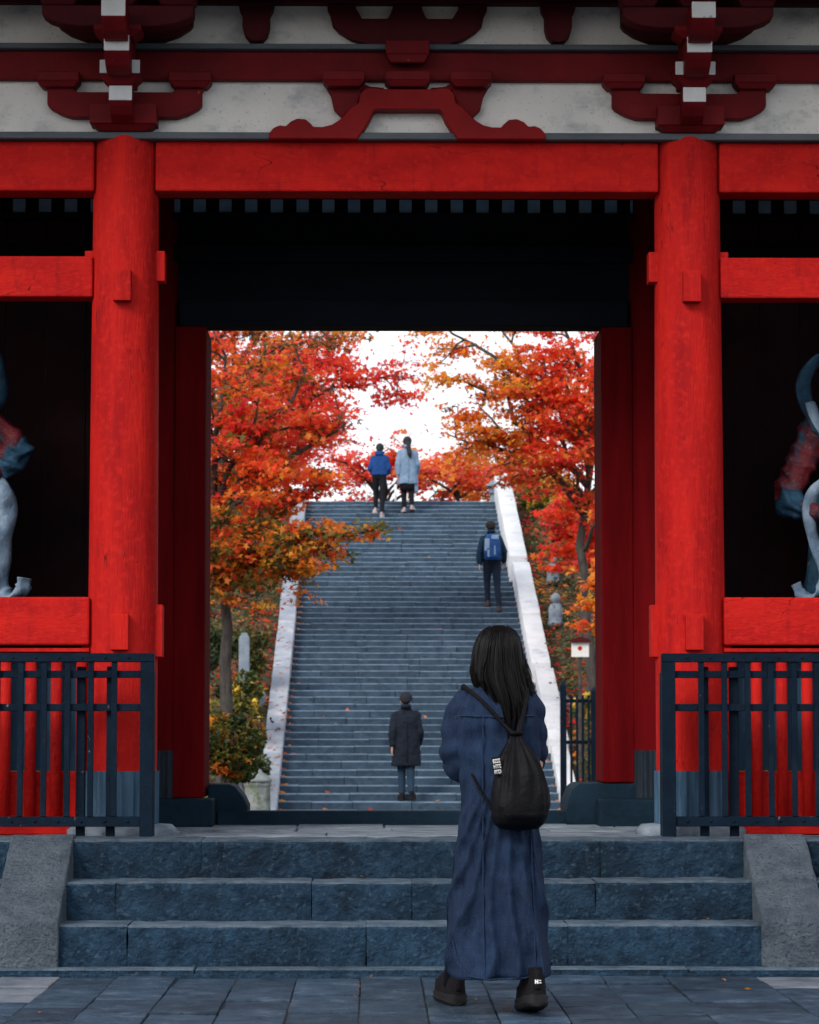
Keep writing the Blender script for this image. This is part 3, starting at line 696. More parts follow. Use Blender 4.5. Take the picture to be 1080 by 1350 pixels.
tree('maple_tree', 'tall scarlet maple on the slope left of the stair, behind the big leaning maple', (-3.3, 52, 2.2), [(-3.2, 52, 4), (-2.9, 52, 6), (-2.8, 52, 7.2)],
     [(.6, (-.9, 51.6, 6.6), .07), (.75, (-.2, 51.5, 7.35), .07), (.8, (-1.4, 52.3, 7.0), .07), (.9, (-.9, 52.5, 8.2), .07), (1, (-1.7, 52, 8.8), .07), (.7, (-2.2, 51, 5.6), .06), (1, (-2.9, 52, 9.4), .07), (.8, (-3.6, 51.5, 7.8), .07), (.6, (-4.4, 52, 6.4), .07), (.9, (-2.3, 51.3, 7.7), .06), (.85, (.55, 51.4, 7.42), .04), (.95, (-.3, 52, 8.7), .04)],
     dict(red=4, scarlet=3, crimson=1.5, pink=.8, orange=.6), leaf=.066, per=15, sub=7, twigs=5, spread=.85, seed=9, r0=.13)
tree('maple_tree', 'orange-brown thinning maple at the upper left of the gate opening', (-3.4, 44, .2), [(-3.2, 44, 3), (-3.0, 44, 5), (-2.9, 44.2, 6)],
     [(.7, (-1.9, 43.6, 6.0), .06), (.9, (-1.5, 44.2, 7.1), .06), (1, (-2.4, 44, 7.6), .06), (1, (-3.0, 43.8, 7.3), .06), (.8, (-3.6, 43.5, 6.1), .06), (.8, (-2.6, 43.4, 5.4), .05), (.6, (-2.2, 43.8, 4.8), .05), (1, (-.6, 44.4, 7.6), .05)],
     dict(orange=3, brown=2.0, scarlet=2, olive=1.4, amber=1), leaf=.060, per=11, sub=7, twigs=5, spread=.75, seed=21, r0=.12)
# right
def fC(p, names, r, d):
    w = dict(orange=4, amber=3, scarlet=1.5, brown=.8) if p[0] < 2.3 else dict(scarlet=5, red=4, orange=1.5, crimson=.8)
    ww = np.array([w.get(n, 0) for n in names], float); return r.choice(len(names), p=ww / ww.sum())
tree('maple_tree', 'orange and scarlet maple arching over the right side of the long stair', (3.5, 48, 1.3), [(3.4, 48, 3.0), (3.3, 48, 4.4), (3.5, 48.2, 5.6)],
     [(.75, (1.6, 47.6, 6.5), .06), (.85, (1.05, 48, 6.1), .055), (.9, (1.2, 47.8, 7.0), .06), (1, (.95, 47.6, 7.9), .06), (1, (1.9, 48.2, 8.0), .06), (1, (2.8, 48, 8.3), .06), (.9, (2.1, 47.4, 6.9), .05), (.95, (2.9, 47.5, 7.1), .05),
      (.8, (3.0, 47, 5.7), .045), (1, (3.8, 48, 7.8), .06), (.8, (4.5, 47.8, 6.4), .05), (.9, (3.4, 47.2, 6.6), .045), (.6, (3.9, 46.9, 4.9), .045)],
     ALLC, leaf=.062, per=17, sub=7, twigs=5, spread=.75, seed=14, r0=.11, field=fC)
tree('maple_tree', 'low scarlet maple with spreading boughs right of the white stair wall', (3.9, 53, 2.9), [(3.9, 53, 3.8), (4.0, 53, 4.6)],
     [(.8, (3.2, 52.6, 5.3), .05), (.9, (3.5, 52.4, 4.9), .05), (1, (4.0, 52.5, 5.5), .05), (1, (4.7, 52.6, 5.2), .05), (.7, (4.5, 52.2, 4.5), .04), (.6, (3.55, 52.2, 4.3), .04)],
     dict(red=3, scarlet=4, orange=1, crimson=1), leaf=.085, per=10, sub=6, twigs=4, spread=.6, seed=33, r0=.07, flat=.3)
tree('maple_tree', 'small orange maple low beside the right door jamb', (3.35, 38, -.22), [(3.25, 38, 1.2), (3.1, 38, 2.4)],
     [(.8, (2.75, 37.7, 3.3), .035), (.9, (2.85, 37.6, 2.8), .035), (1, (3.1, 37.8, 3.9), .035), (1, (3.5, 38, 3.6), .035), (1, (2.95, 37.9, 3.5), .03)],
     dict(orange=4, amber=2, scarlet=2.5, olive=.8), leaf=.065, per=8, sub=5, twigs=4, spread=.42, seed=41, r0=.05)
# beyond the head of the stair
for i, (bx_, by_, mixd, lab, hgt) in enumerate([(-2.4, 72, dict(red=3, crimson=2, pink=2), 'crimson maple beyond the head of the stair, left of the two walkers', 4.0),
                                        (.1, 78, dict(red=3, scarlet=3, pink=1.5), 'red maple beyond the stair head between the walkers and the sky', 2.3),
                                        (2.0, 76, dict(scarlet=3, pink=2, orange=1.5), 'pinkish red maple beyond the stair head, right of the two walkers', 2.6),
                                        (3.6, 80, dict(amber=3, orange=3, yellow=1), 'amber and yellow maple beyond the top of the white stair wall', 2.6),
                                        (5.6, 73, dict(scarlet=3, orange=2), 'scarlet maple far up behind the right door jamb', 4.5),
                                        (-5.0, 66, dict(red=3, orange=2, brown=1), 'red-brown maple high on the left slope behind the other maples', 4.6)]):
    z = 6.3
    tree('maple_tree', lab, (bx_, by_, z), [(bx_ + .1, by_, z + hgt * .3), (bx_, by_, z + hgt * .5)],
         [(rnd.uniform(.6, 1), (bx_ + 1.9 * math.cos(a) * rnd.uniform(.5, 1), by_ + 1.5 * math.sin(a), z + hgt * rnd.uniform(.35, 1)), .05) for a in [2 * math.pi * q / 9 for q in range(9)]],
         mixd, leaf=.09, per=6, sub=6, twigs=4, spread=.85, seed=50 + i, r0=.08, k=6)

shrub('round_shrub', 'rounded shrub with amber tips beside the left door jamb', 'shrub', (-1.66, 30, 1.0), (.46, .42, .50), dict(olive=4, orange=.9, green=4, amber=.8, brown=1, dgreen=3), 6500, .032, 6, 5, 6, -.22)
shrub('clipped_bush', 'yellow-green rounded bush near the top right of the white stair wall', 'bush', (4.0, 62, 6.0), (.75, .7, .75), dict(olive=3, yellow=1.2, amber=.8, green=1.5), 5200, .07, 6, 6)
shrub('clipped_bush', 'dark olive bush just right of the top of the white stair wall', 'bush', (3.42, 63.5, 6.3), (.42, .5, .55), dict(olive=3, yellow=1.0, green=2), 2500, .07, 6, 16)
bush_specs = [((-2.10, 42.6, 1.55), (.36, .4, .62), dict(yellow=1.5, olive=3, green=2, dgreen=1), 'yellow-green bush in front of the pale stone pillar'),
    ((-2.25, 45.2, .55), (.5, .6, .55), dict(dgreen=3, green=3, olive=1), 'dark green bush at the foot of the left stair wall'),
    ((-2.35, 47.3, 1.6), (.5, .6, .45), dict(green=3, dgreen=2, brown=1), 'low green bush on the slope beside the left stair wall'),
    ((-2.9, 43.2, 1.3), (.55, .6, .6), dict(yellow=1.5, olive=3, green=2), 'yellowing bush behind the left maple trunk'),
    ((-2.35, 50.0, 2.5), (.5, .6, .5), dict(olive=3, brown=2, green=2), 'brownish bush halfway up beside the left stair wall'),
    ((-2.9, 46.5, 2.4), (.6, .6, .6), dict(green=3, dgreen=3), 'dark evergreen bush behind the pale stone pillar'),
    ((3.5, 46.8, 1.55), (.5, .6, .42), dict(olive=3, yellow=1.2, green=2), 'olive bush below the white notice board'),
    ((3.9, 49.2, 2.5), (.55, .6, .4), dict(green=3, olive=2, orange=.6), 'green bush above the white notice board'),
    ((4.0, 56, 4.7), (.6, .6, .45), dict(olive=3, green=2, red=.8), 'olive bush between the two grey stone figures'),
    ((3.6, 59.5, 5.5), (.45, .6, .4), dict(red=2, olive=3, crimson=1), 'reddish bush on the slope near the top of the white stair wall'),
    ((3.4, 43.2, .7), (.5, .5, .8), dict(green=2, dgreen=3, olive=1.5), 'dark green bush behind the black iron gate')]
for i, (c, r, mixd, lab) in enumerate(bush_specs):
    shrub('slope_bush', lab, 'bush', c, r, mixd, 2400, .055, 6, 70 + i, 4, hill(c[0], c[1]), 'bushes on the slopes beside the long stair', LEAFG)

# ground plants and fallen leaves
def scatter(n, x0, x1, y0, y1, lift, rs):
    p = np.stack([rs.uniform(x0, x1, n), rs.uniform(y0, y1, n), np.zeros(n)], 1)
    p[:, 2] = [hill(a, b) + lift for a, b in p[:, :2]]
    return p
rs = np.random.RandomState(77)
P = np.concatenate([scatter(9000, 3.05, 7.0, 43.5, 66, .03, rs), scatter(9000, -6.5, -1.95, 43.5, 66, .03, rs), scatter(3000, -5, -1.9, 30, 44, .03, rs), scatter(3000, 3.0, 5.5, 30, 44, .03, rs)])
clu = (np.floor(P[:, 0] * 2).astype(int) * 37 + np.floor(P[:, 1] * 2).astype(int)) % 211
tag(finish('fallen_leaves', fast_mesh('fallen_leaves', leaves(P, .06, 6, .5, rs), 6, palette(clu, dict(orange=2, red=2, brown=3, scarlet=2, crimson=2, amber=1), rs)), LEAF), 'red and brown maple leaves fallen over the slopes', 'leaves', kind='stuff')
tc = np.concatenate([scatter(900, 3.1, 7.0, 43.5, 66, .0, rs), scatter(900, -6.5, -2.0, 43.5, 66, .0, rs)])
ti = np.repeat(np.arange(len(tc)), 16)
P = tc[ti] + np.abs(rs.normal(0, 1, (len(ti), 3))) * np.array([0, 0, .14]) + rs.normal(0, 1, (len(ti), 3)) * np.array([.11, .11, 0])
tag(finish('ground_cover', fast_mesh('ground_cover', leaves(P, .05, 4, 1.1, rs), 4, palette(ti, dict(green=3, olive=2, dgreen=3, brown=.7), rs)), LEAFG), 'low green plants covering the slopes beside the stair', 'ground cover', kind='stuff')
# leaves lying on the stair, thick along its left edge, and a few on the walls
P = []
for _ in range(620):
    i = rs.randint(0, ST_N); y = ST_Y0 + i * ST_T + ST_T * rs.uniform(.15, .98); z = ST_Z0 + (i + 1) * ST_R + .014
    u = rs.rand()
    x = ST_X0 + abs(rs.normal(0, .05)) if u < .62 else (ST_X1 - abs(rs.normal(0, .06)) if u < .92 else rs.uniform(ST_X0, ST_X1))
    P.append((x, y, z))
for _ in range(70):
    y = rs.uniform(44.2, 56); P.append((-1.64 - rs.uniform(.02, .28), y, zst(y) + .245 - .0 + (.0 if y > 51.5 else -.015)))
for _ in range(14):
    yy = rs.uniform(12.0, 13.8); P.append((rs.uniform(-2.2, 2.2), yy, .010))
for k in range(8):
    P.append((rs.uniform(-1.6, 1.6), 14.31 - abs(rs.normal(0, .02)) if k % 2 else 14.63 - abs(rs.normal(0, .02)), .246 if k % 2 else .436))
P = np.array(P); sz = np.where(P[:, 1] > 30, .055, .016)
v = leaves(P, 1.0, 6, .35, rs).reshape(-1, 6, 3); v = P[:, None, :] + (v - P[:, None, :]) * sz[:, None, None]
tag(finish('stair_leaves', fast_mesh('stair_leaves', v.reshape(-1, 3), 6, palette(np.arange(len(P)), dict(orange=3, amber=2, brown=2, scarlet=1), rs)), LEAF), 'orange leaves lying along the edges of the stairs', 'leaves', kind='stuff')

# ------------------------------------------------------------------ small things on the slopes
def rock(name, label, cat, c, r, mat, seed, group=None):
    from mathutils import noise as mn
    mb = MB().ellipsoid(c, r, 18, 12)
    mb.v = [tuple(np.array(c) + (np.array(p) - np.array(c)) * (1 + .25 * mn.noise(Vector(p) * (1.6 / max(r)) + Vector((seed, 0, 0))))) for p in mb.v]
    return tag(mb.build(name, mat, None, True), label, cat, group)
PALE = M('pale_grey_stone', (0.24, 0.29, 0.35), (0.12, 0.16, 0.21), scale=6, rough=.8, bump=.4, bscale=24)
def jizo(label, x, y, h):
    z = hill(x, y) - .05; t = thing('stone_figure', label, 'statue', (x, y, z), 'small grey stone figures on the right slope')
    MB().lathe(x, y, [(h * .24, z), (h * .25, z + h * .10), (h * .22, z + h * .12), (h * .21, z + h * .3), (h * .22, z + h * .5), (h * .17, z + h * .64), (h * .08, z + h * .70)], 18).build('robe', PALE, t, True)
    MB().ellipsoid((x, y, z + h * .83), (h * .145, h * .15, h * .17), 16, 12).build('head', PALE, t, True)
jizo('grey stone figure with a round head, lower of two on the right slope', 3.30, 54.6, .62)
jizo('grey stone figure with a round head, upper of two on the right slope', 3.44, 57.6, .56)
rock('boulder', 'blue-grey boulder on the right slope below the stone figures', 'boulder', (3.04, 50, hill(3.04, 50) + .22), (.20, .2, .24), PALE, 3, 'boulders on the slopes')
rock('boulder', 'grey boulder on the left slope next to the side wall', 'boulder', (-2.25, 49, hill(-2.25, 49) + .25), (.26, .25, .2), MOSS, 5, 'boulders on the slopes')
# notice board
nb = thing('notice_board', 'small white notice board with a red mark and brown roof on the right slope', 'sign', (3.14, 46, hill(3.14, 46)))
zc = 2.42
MB().tube([(3.14, 46.03, hill(3.14, 46) - .1), (3.14, 46.03, zc + .1)], .03, 8).build('post', BARK, nb)
MB().box(3.00, 3.28, 45.97, 46.0, zc - .11, zc + .12).build('board', PLASTER, nb, False, .005, 1)
MB().prism([(2.97, zc + .13), (3.31, zc + .13), (3.29, zc + .17), (3.14, zc + .22), (2.99, zc + .17)], 45.9, 46.08).build('board_roof', DRED, nb)
MB().lathe(3.14, 0, [(0.001, 0), (0.0011, 0.001)], 4)
m = MB(); ring = [(3.135 + .035 * math.cos(a), 45.966, zc + .03 + .035 * math.sin(a)) for a in [2 * math.pi * i / 14 for i in range(14)]]
m.add(ring + [(x, 45.97, z) for x, _, z in ring], [tuple(range(14))] + [(i, i + 14, (i + 1) % 14 + 14, (i + 1) % 14) for i in range(14)]); m.build('red_mark', RED, nb)
# stone pillar on the left slope and lantern post at the foot of the left wall
p = thing('stone_pillar', 'pale inscribed-looking stone pillar on the left slope behind the maple trunk', 'pillar', (-2.13, 44, 0)); p['label'] = 'pale square stone pillar on the left slope behind the maple trunk'
MB().box(-2.21, -2.05, 43.92, 44.08, -.2, 2.55).build('shaft', PALE, p, False, .01); MB().taper(-2.13, 44, 2.5505, 2.63, .08, .08, .03, .03).build('cap', PALE, p, False, .005)
l = thing('stone_post', 'mossy carved stone post at the foot of the left stair wall', 'post', (-1.84, 42, -.22))
MB().lathe(-1.84, 42, [(.22, -.24), (.22, -.1), (.19, -.06), (.185, .32), (.20, .36), (.20, .40)], 8).build('shaft', MOSS, l, False, .012, 2)
MB().lathe(-1.84, 42, [(.21, .405), (.20, .44), (.14, .50), (.07, .545), (.05, .58), (.01, .60)], 16).build('cap', MOSS, l, True)
# black iron gate at the foot of the right wall
ig = thing('iron_gate', 'dark iron gate and posts at the foot of the white stair wall', 'gate', (2.85, 42, -.22))
for xx, h in ((2.60, 1.80), (3.05, 1.72), (3.5, 1.7)):
    MB().box(xx - .045, xx + .045, 41.95, 42.05, -.24, h).build('post', IRON, ig, False, .01); MB().taper(xx, 42, h + .0005, h + .06, .05, .05, .01, .01).build('post_cap', IRON, ig)
for a, b in ((2.646, 3.004), (3.096, 3.454)):
    for z in (.2, .95, 1.55): MB().box(a, b, 41.98, 42.02, z, z + .05).build('rail', IRON, ig)
    k = a + .05
    while k < b - .03: MB().box(k, k + .035, 41.955, 41.978, .1, 1.66).build('bar', IRON, ig); k += .085
# stone lantern and white posts at the head of the stair
ln = thing('stone_lantern', 'grey stone lantern at the head of the stair above the white wall', 'lantern', (2.62, 66.0, 6.285))
MB().lathe(2.62, 66, [(.16, 6.28), (.15, 6.36), (.08, 6.38), (.08, 6.55)], 12).build('stem', PALE, ln, True); MB().box(2.51, 2.73, 65.89, 66.11, 6.5505, 6.72).build('lamp_box', PALE, ln, False, .02)
MB().taper(2.62, 66, 6.7205, 6.86, .20, .20, .05, .05).build('lantern_roof', PALE, ln, False, .01)
POSTW = M('white_enamel', (.78, .78, .8), (.7, .7, .72), rough=.5, bump=0)
for xx, h, lab in ((-.30, .5, 'thin white post at the stair head left of the blue jacket'), (.36, .5, 'thin white post at the stair head between the two walkers'), (2.9, .75, 'thin white post at the stair head beside the stone lantern')):
    tag(MB().tube([(xx, 66.2, 6.28), (xx, 66.2, 6.285 + h)], .028, 10).build('white_post', POSTW, None, True), lab, 'post', 'white posts at the stair head')

# ------------------------------------------------------------------ people
def V(*a): return Vector(a)
def hand(mb, wrist, fwd, palm, side, curl=.5, k=1.0, n=8):
    """palm and five bent fingers; fwd: wrist to knuckles, palm: the way the palm faces, side: towards the thumb"""
    f = Vector(fwd).normalized(); pl = Vector(palm); pl = (pl - f * pl.dot(f)).normalized(); sd_ = Vector(side); sd_ = (sd_ - f * sd_.dot(f) - pl * sd_.dot(pl)).normalized()
    w = Vector(wrist)
    for t in (-.025, 0, .025): mb.capsule(w + f * .015 * k + sd_ * t * .7 * k, w + f * .085 * k + sd_ * t * k, .015 * k, .014 * k, n)
    for t, L in ((.034, .070), (.012, .080), (-.011, .074), (-.033, .058)):
        p = w + f * .088 * k + sd_ * t * k; d = f
        for j, seg in enumerate((.45, .32, .23)):
            a = curl * (.6 + .5 * j); d = (d * math.cos(a) + pl * math.sin(a)).normalized()
            q = p + d * L * seg * k; mb.capsule(p, q, (.0095 - .001 * j) * k, (.0088 - .001 * j) * k, n); p = q
    p = w + f * .03 * k + sd_ * .032 * k; d = (sd_ * .75 + f * .65).normalized()
    for j, seg in enumerate((.035, .03)):
        q = p + d * seg * k; mb.capsule(p, q, (.0115 - .001 * j) * k, (.010 - .001 * j) * k, n); p = q; d = (d * .8 + f * .3 + pl * .45).normalized()
def head(mb, c, k=1.0, tilt=None):
    c = Vector(c)
    mb.ellipsoid(c + V(0, -.008, .02) * k, (.074 * k, .092 * k, .095 * k), 20, 14); mb.ellipsoid(c + V(0, .028, -.045) * k, (.055 * k, .062 * k, .068 * k), 16, 12)
    mb.capsule(c + V(0, .088, .0) * k, c + V(0, .106, -.026) * k, .009 * k, .014 * k)
    for s in (-1, 1):
        mb.ellipsoid(c + V(s * .076, .0, -.008) * k, (.010 * k, .020 * k, .032 * k), 10, 8)
        mb.ellipsoid(c + V(s * .030, .080, .004) * k, (.013 * k, .010 * k, .009 * k), 8, 6)
    mb.capsule(c + V(-.018, .084, -.056) * k, c + V(.018, .084, -.056) * k, .008 * k, .008 * k)
def ring(cx, cy, z, rx, ryf, ryb, n=40, p=2.3, rot=0.0):
    out = []
    for i in range(n):
        a = 2 * math.pi * i / n; ca, sa = math.cos(a), math.sin(a)
        x = math.copysign(abs(ca) ** (2 / p), ca) * rx; y = math.copysign(abs(sa) ** (2 / p), sa) * (ryf if sa > 0 else ryb)
        out.append((cx + x * math.cos(rot) - y * math.sin(rot), cy + x * math.sin(rot) + y * math.cos(rot), z))
    return out
def shoe(o, at, yaw, k, upper, sole, name='shoe', lift=0.0, mark=None):
    """sneaker: chunky sole, upper, heel tab; at = point under the heel"""
    R3 = Matrix.Rotation(yaw, 3, 'Z') @ Matrix.Rotation(-lift, 3, 'X'); at = Vector(at)
    def T(mb): mb.v = [tuple(at + R3 @ (Vector(p) * k)) for p in mb.v]; return mb
    def outline(y, z, w, cy): return w
    prof = [(-.060, .010), (-.055, .024), (-.043, .034), (-.02, .042), (.02, .046), (.08, .046), (.14, .053), (.19, .052), (.225, .038), (.24, .016)]
    def shape(z, grow, ys=1.0):
        l = [(-(w + grow), y * ys) for y, w in prof] + [((w + grow), y * ys) for y, w in reversed(prof)]
        return [(x, y, z) for x, y in l]
    so = T(MB().loft([shape(.0, -.008), shape(.005, -.001), shape(.016, .003), shape(.022, -.001), shape(.034, .002), shape(.042, -.002)])).build('%s_sole' % name, sole, None, True)
    def up(z, ymax, g, ymin=-.060):
        pts = []
        for y, w in prof: pts.append((min(max(y, ymin), ymax), max(w + g - max(0, (y - ymax) * .25), .008)))
        return [(-w, y, z) for y, w in pts] + [(w, y, z) for y, w in reversed(pts)]
    u = T(MB().loft([up(.040, .24, -.004), up(.062, .232, -.006), up(.085, .19, -.008), up(.105, .12, -.010), up(.125, .07, -.012, -.06), up(.138, .05, -.013, -.06)])).build(name, upper, o, True)
    so.parent = u; so.name = 'sole'
    o3 = origin(o)
    for ob in (u, so):
        me = ob.data; co = np.zeros(len(me.vertices) * 3, np.float32); me.vertices.foreach_get('co', co)
        if ob is so: co = (co.reshape(-1, 3) - np.array(o3, np.float32)).ravel()
        me.vertices.foreach_set('co', co); me.update()
        bmm = bmesh.new(); bmm.from_mesh(me); bmesh.ops.recalc_face_normals(bmm, faces=bmm.faces); bmm.to_mesh(me); bmm.free()
    smooth_by_angle(u, 50); smooth_by_angle(so, 50)
    lc = MB()
    for j in range(4): lc.tube([(-.024, .045 + j * .02, .118 - j * .010), (0, .05 + j * .02, .126 - j * .011), (.024, .045 + j * .02, .118 - j * .010)], .004, 6)
    T(lc).build('lace', CORD, u, True)
    T(MB().capsule((0, -.058, .070), (0, -.060, .118), .015, .011)).build('heel_tab', upper, u, True)
    if mark:
        mk = MB()
        for (x0, x1, z0, z1) in mark: mk.box(x0, x1, -.0795, -.074, z0, z1)
        tag(T(mk).build('heel_mark', WHITE, u), kind='stuff')
    return u

# ---- the woman in the denim coat
W0 = V(.33, 12.06, 0)
def wp(x, y, z): return (W0.x + x, W0.y + y, W0.z + z)
b = MB()
hips = wp(.0, .0, .84)
b.capsule(wp(-.045, 0, .86), wp(.045, 0, .86), .085, .085, 14); b.capsule(wp(0, 0, .86), wp(0, .005, 1.05), .105, .10, 14); b.capsule(wp(0, .005, 1.05), wp(0, 0, 1.22), .105, .115, 14)
b.capsule(wp(-.11, 0, 1.27), wp(.11, 0, 1.27), .065, .065, 12); b.capsule(wp(.0, .0, 1.27), wp(.005, .015, 1.42), .052, .048, 12)
for s, foot, knee in ((-1, (-.165, .42, .115), (-.10, .10, .46)), (1, (.148, -.165, .115), (.10, .05, .46))):
    b.capsule(wp(s * .058, 0, .84), wp(*knee), .070, .055, 14); b.capsule(wp(*knee), wp(knee[0] * .4 + foot[0] * .6, knee[1] * .45 + foot[1] * .55 - .02, .28), .053, .048, 12)
    b.capsule(wp(knee[0] * .4 + foot[0] * .6, knee[1] * .45 + foot[1] * .55 - .02, .28), wp(foot[0], foot[1], foot[2]), .046, .034, 12)
    b.capsule(wp(*foot), wp(foot[0] + s * .03, foot[1] + .15, .05), .036, .03, 10)
b.capsule(wp(-.14, 0, 1.26), wp(-.15, .01, 1.03), .045, .040, 12); b.capsule(wp(-.15, .01, 1.03), wp(-.195, .10, 1.17), .037, .026, 12)
hand(b, wp(-.197, .105, 1.175), (.20, -.35, 1.0), (.6, -.6, -.1), (.9, .4, 0), .55, .95)
b.capsule(wp(.15, 0, 1.26), wp(.16, .04, 1.03), .045, .040, 12); b.capsule(wp(.16, .04, 1.03), wp(.10, .24, 1.12), .037, .026, 12)
hand(b, wp(.098, .245, 1.125), (-.35, .6, .45), (-.6, -.5, .3), (-.3, 0, .9), .6, .95)
head(b, wp(.01, .02, 1.485))
me = remesh(b, .0065, 5, .5)
woman = finish('person', me, SKIN, None, True)
me.transform(Matrix.Translation(-W0)); woman.location = W0
tag(woman, 'person in a long denim coat with black drawstring backpack walking up to the steps', 'person')

# coat: one lofted shell, shirt-tail hem with a slit on the left side
prof = [(1.375, .005, .055, .050, .055), (1.355, .005, .085, .065, .070), (1.335, .005, .125, .080, .085), (1.305, .003, .168, .095, .105), (1.27, .002, .186, .105, .120), (1.20, .002, .188, .112, .132),
        (1.10, .004, .183, .115, .135), (1.00, .010, .168, .118, .130), (.90, .014, .160, .125, .132), (.80, .014, .166, .130, .140), (.70, .012, .175, .138, .150), (.60, .010, .187, .150, .160),
        (.50, .008, .205, .17, .190), (.40, .004, .212, .19, .208), (.30, .003, .219, .22, .245), (.22, .004, .230, .24, .262), (.0, .006, .240, .25, .275)]
NA = 128
zs = [q[0] for q in prof]
def hem(a):                 # a: angle, -90 deg = back, 180 = left
    d = (math.degrees(a) + 360) % 360
    if 180 <= d <= 360:     # back half, from the left side round to the right
        t = (d - 180) / 180
        base = .150 + .02 * t - .004 * math.sin(t * 9)
        r = max(0, 1 - (d - 180) / 44.0); base += .20 * r ** 2.2
        r2 = max(0, (d - 338) / 22.0); base += .03 * r2 ** 2
        return base
    t = d / 180
    base = .20 - .0 * t
    r = max(0, (d - 168) / 12.0); return base + .12 * r ** 2 + .0 * t
from mathutils import noise as mn
rings = []
NZ = 64
for j in range(NZ + 1):
    rg = []
    for i in range(NA):
        a = 2 * math.pi * i / NA - math.pi
        zt, zb = 1.375, hem(a); u = j / NZ; z = zt + (zb - zt) * u
        zc_ = max(z, 0)
        cx = np.interp(zc_, zs[::-1], [q[1] for q in prof][::-1]); rx = np.interp(zc_, zs[::-1], [q[2] for q in prof][::-1])
        rf = np.interp(zc_, zs[::-1], [q[3] for q in prof][::-1]); rb = np.interp(zc_, zs[::-1], [q[4] for q in prof][::-1])
        ca, sa = math.cos(a), math.sin(a); p = 2.35
        x = math.copysign(abs(ca) ** (2 / p), ca) * rx; y = math.copysign(abs(sa) ** (2 / p), sa) * (rf if sa > 0 else rb)
        low = min(1, max(0, (1.02 - z) / .8))
        phi = math.atan2(x - .05, 1.12 - z) if z < 1.05 else 0        # folds fan out from under the bag
        nz_ = mn.noise(Vector((x * 5, y * 4, z * 2.2)))
        wv = math.sin(phi * 27 + 2.2 * nz_ + .6); fold = (.036 * (1 - abs(wv)) ** 1.4 - .014 + .020 * math.sin(phi * 11 + 1 + nz_) + .024 * nz_) * low
        fold += .012 * mn.noise(Vector((x * 12, y * 8, z * 11 + 4))) * (1 - low) + .007 * mn.noise(Vector((x * 25, 2.0, z * 18))) + .004 * mn.noise(Vector((x * 60, y * 30, z * 45)))
        r = math.hypot(x, y) + 1e-6
        if y < 0: y -= fold * 1.6
        x += fold * .5 * x / r * (1 if z < .9 else .3)
        sway = -.012 * low * 1.0                          # the hem trails a little to the left
        rg.append(wp(cx + x + sway * (1 - u) * 0, y + .015 * low, z))
    rings.append(rg)
coat = MB().loft(rings, cap=False).build('coat', DENIM, woman, True)
sm = coat.modifiers.new('thickness', 'SOLIDIFY'); sm.thickness = .006; sm.offset = 1
def coat_pt(px, z, off=.006):
    """point on the back of the coat at side offset px and height z"""
    best = None
    for rg in rings:
        for q in rg:
            if q[1] < W0.y + .02:
                d = (q[0] - W0.x - px) ** 2 + (q[2] - z) ** 2
                if best is None or d < best[0]: best = (d, q)
    q = best[1]; return (W0.x + px, q[1] - off, z)
def seam(pts, name='seam', r=.0035, m=DENIMD):
    out = [coat_pt(*pts[0])]
    for (a, c) in zip(pts[:-1], pts[1:]):
        for t in np.linspace(.1, 1, 10): out.append(coat_pt(a[0] + (c[0] - a[0]) * t, a[1] + (c[1] - a[1]) * t))
    ys_ = [p[1] for p in out]; ys_ = np.convolve(np.pad(ys_, 2, mode='edge'), np.ones(5) / 5, 'valid')
    return MB().tube([(p[0], yy, p[2]) for p, yy in zip(out, ys_)], r, 6).build(name, m, coat, True)
seam([(-.058, 1.23), (-.060, .9), (-.060, .5), (-.058, .16)]); seam([(.13, .95), (.145, .55), (.15, .18)])
seam([(-.155, 1.232), (.0, 1.225), (.16, 1.232)])
seam([(-.185, .31), (-.165, .22), (-.12, .172), (-.03, .158), (.08, .165), (.20, .175)], 'hem_seam', .004)
# collar
MB().loft([ring(W0.x + .006, W0.y + .004, 1.36, .070, .062, .066, 32), ring(W0.x + .006, W0.y + .0, 1.395, .064, .058, .062, 32), ring(W0.x + .006, W0.y + .0, 1.405, .058, .052, .056, 32)], cap=False).build('collar', DENIM, coat, True)
def sleeve(path, radii, name='sleeve', seed=0):
    pts = []; rr = []
    for i in range(len(path) - 1):
        for t in np.linspace(0, 1, 9)[:-1]:
            pts.append(Vector(path[i]).lerp(Vector(path[i + 1]), t)); rr.append(radii[i] + (radii[i + 1] - radii[i]) * t)
    pts.append(Vector(path[-1])); rr.append(radii[-1])
    P3 = np.array([list(p) for p in pts]); Pp = np.pad(P3, ((3, 3), (0, 0)), mode='edge'); P3 = np.array([Pp[i:i + 7].mean(0) for i in range(len(pts))])
    mb = MB().tube([wp(*p) for p in P3], rr, 36, False)
    n = 36; out = []
    for idx, v in enumerate(mb.v):
        k_ = idx // n; c = Vector(wp(*P3[k_])); d = Vector(v) - c
        f = .10 * math.sin(k_ * .9 + 1.7 * math.sin(idx % n / n * 6.28 + seed)) + .35 * mn.noise(Vector(v) * 11 + Vector((seed, 0, 0))) + .12 * mn.noise(Vector(v) * 30)
        out.append(tuple(c + d * (1 + .60 * f)))
    mb.v = out
    s_ = mb.build(name, DENIM, coat, True)
    q = s_.modifiers.new('thickness', 'SOLIDIFY'); q.thickness = .005; q.offset = 1
    return s_
sl = sleeve([(-.095, 0, 1.305), (-.135, .0, 1.27), (-.150, .0, 1.18), (-.150, .01, 1.08), (-.135, .03, 1.025), (-.150, .10, 1.06), (-.185, .13, 1.13)], [.050, .072, .076, .078, .076, .062, .046], seed=1)
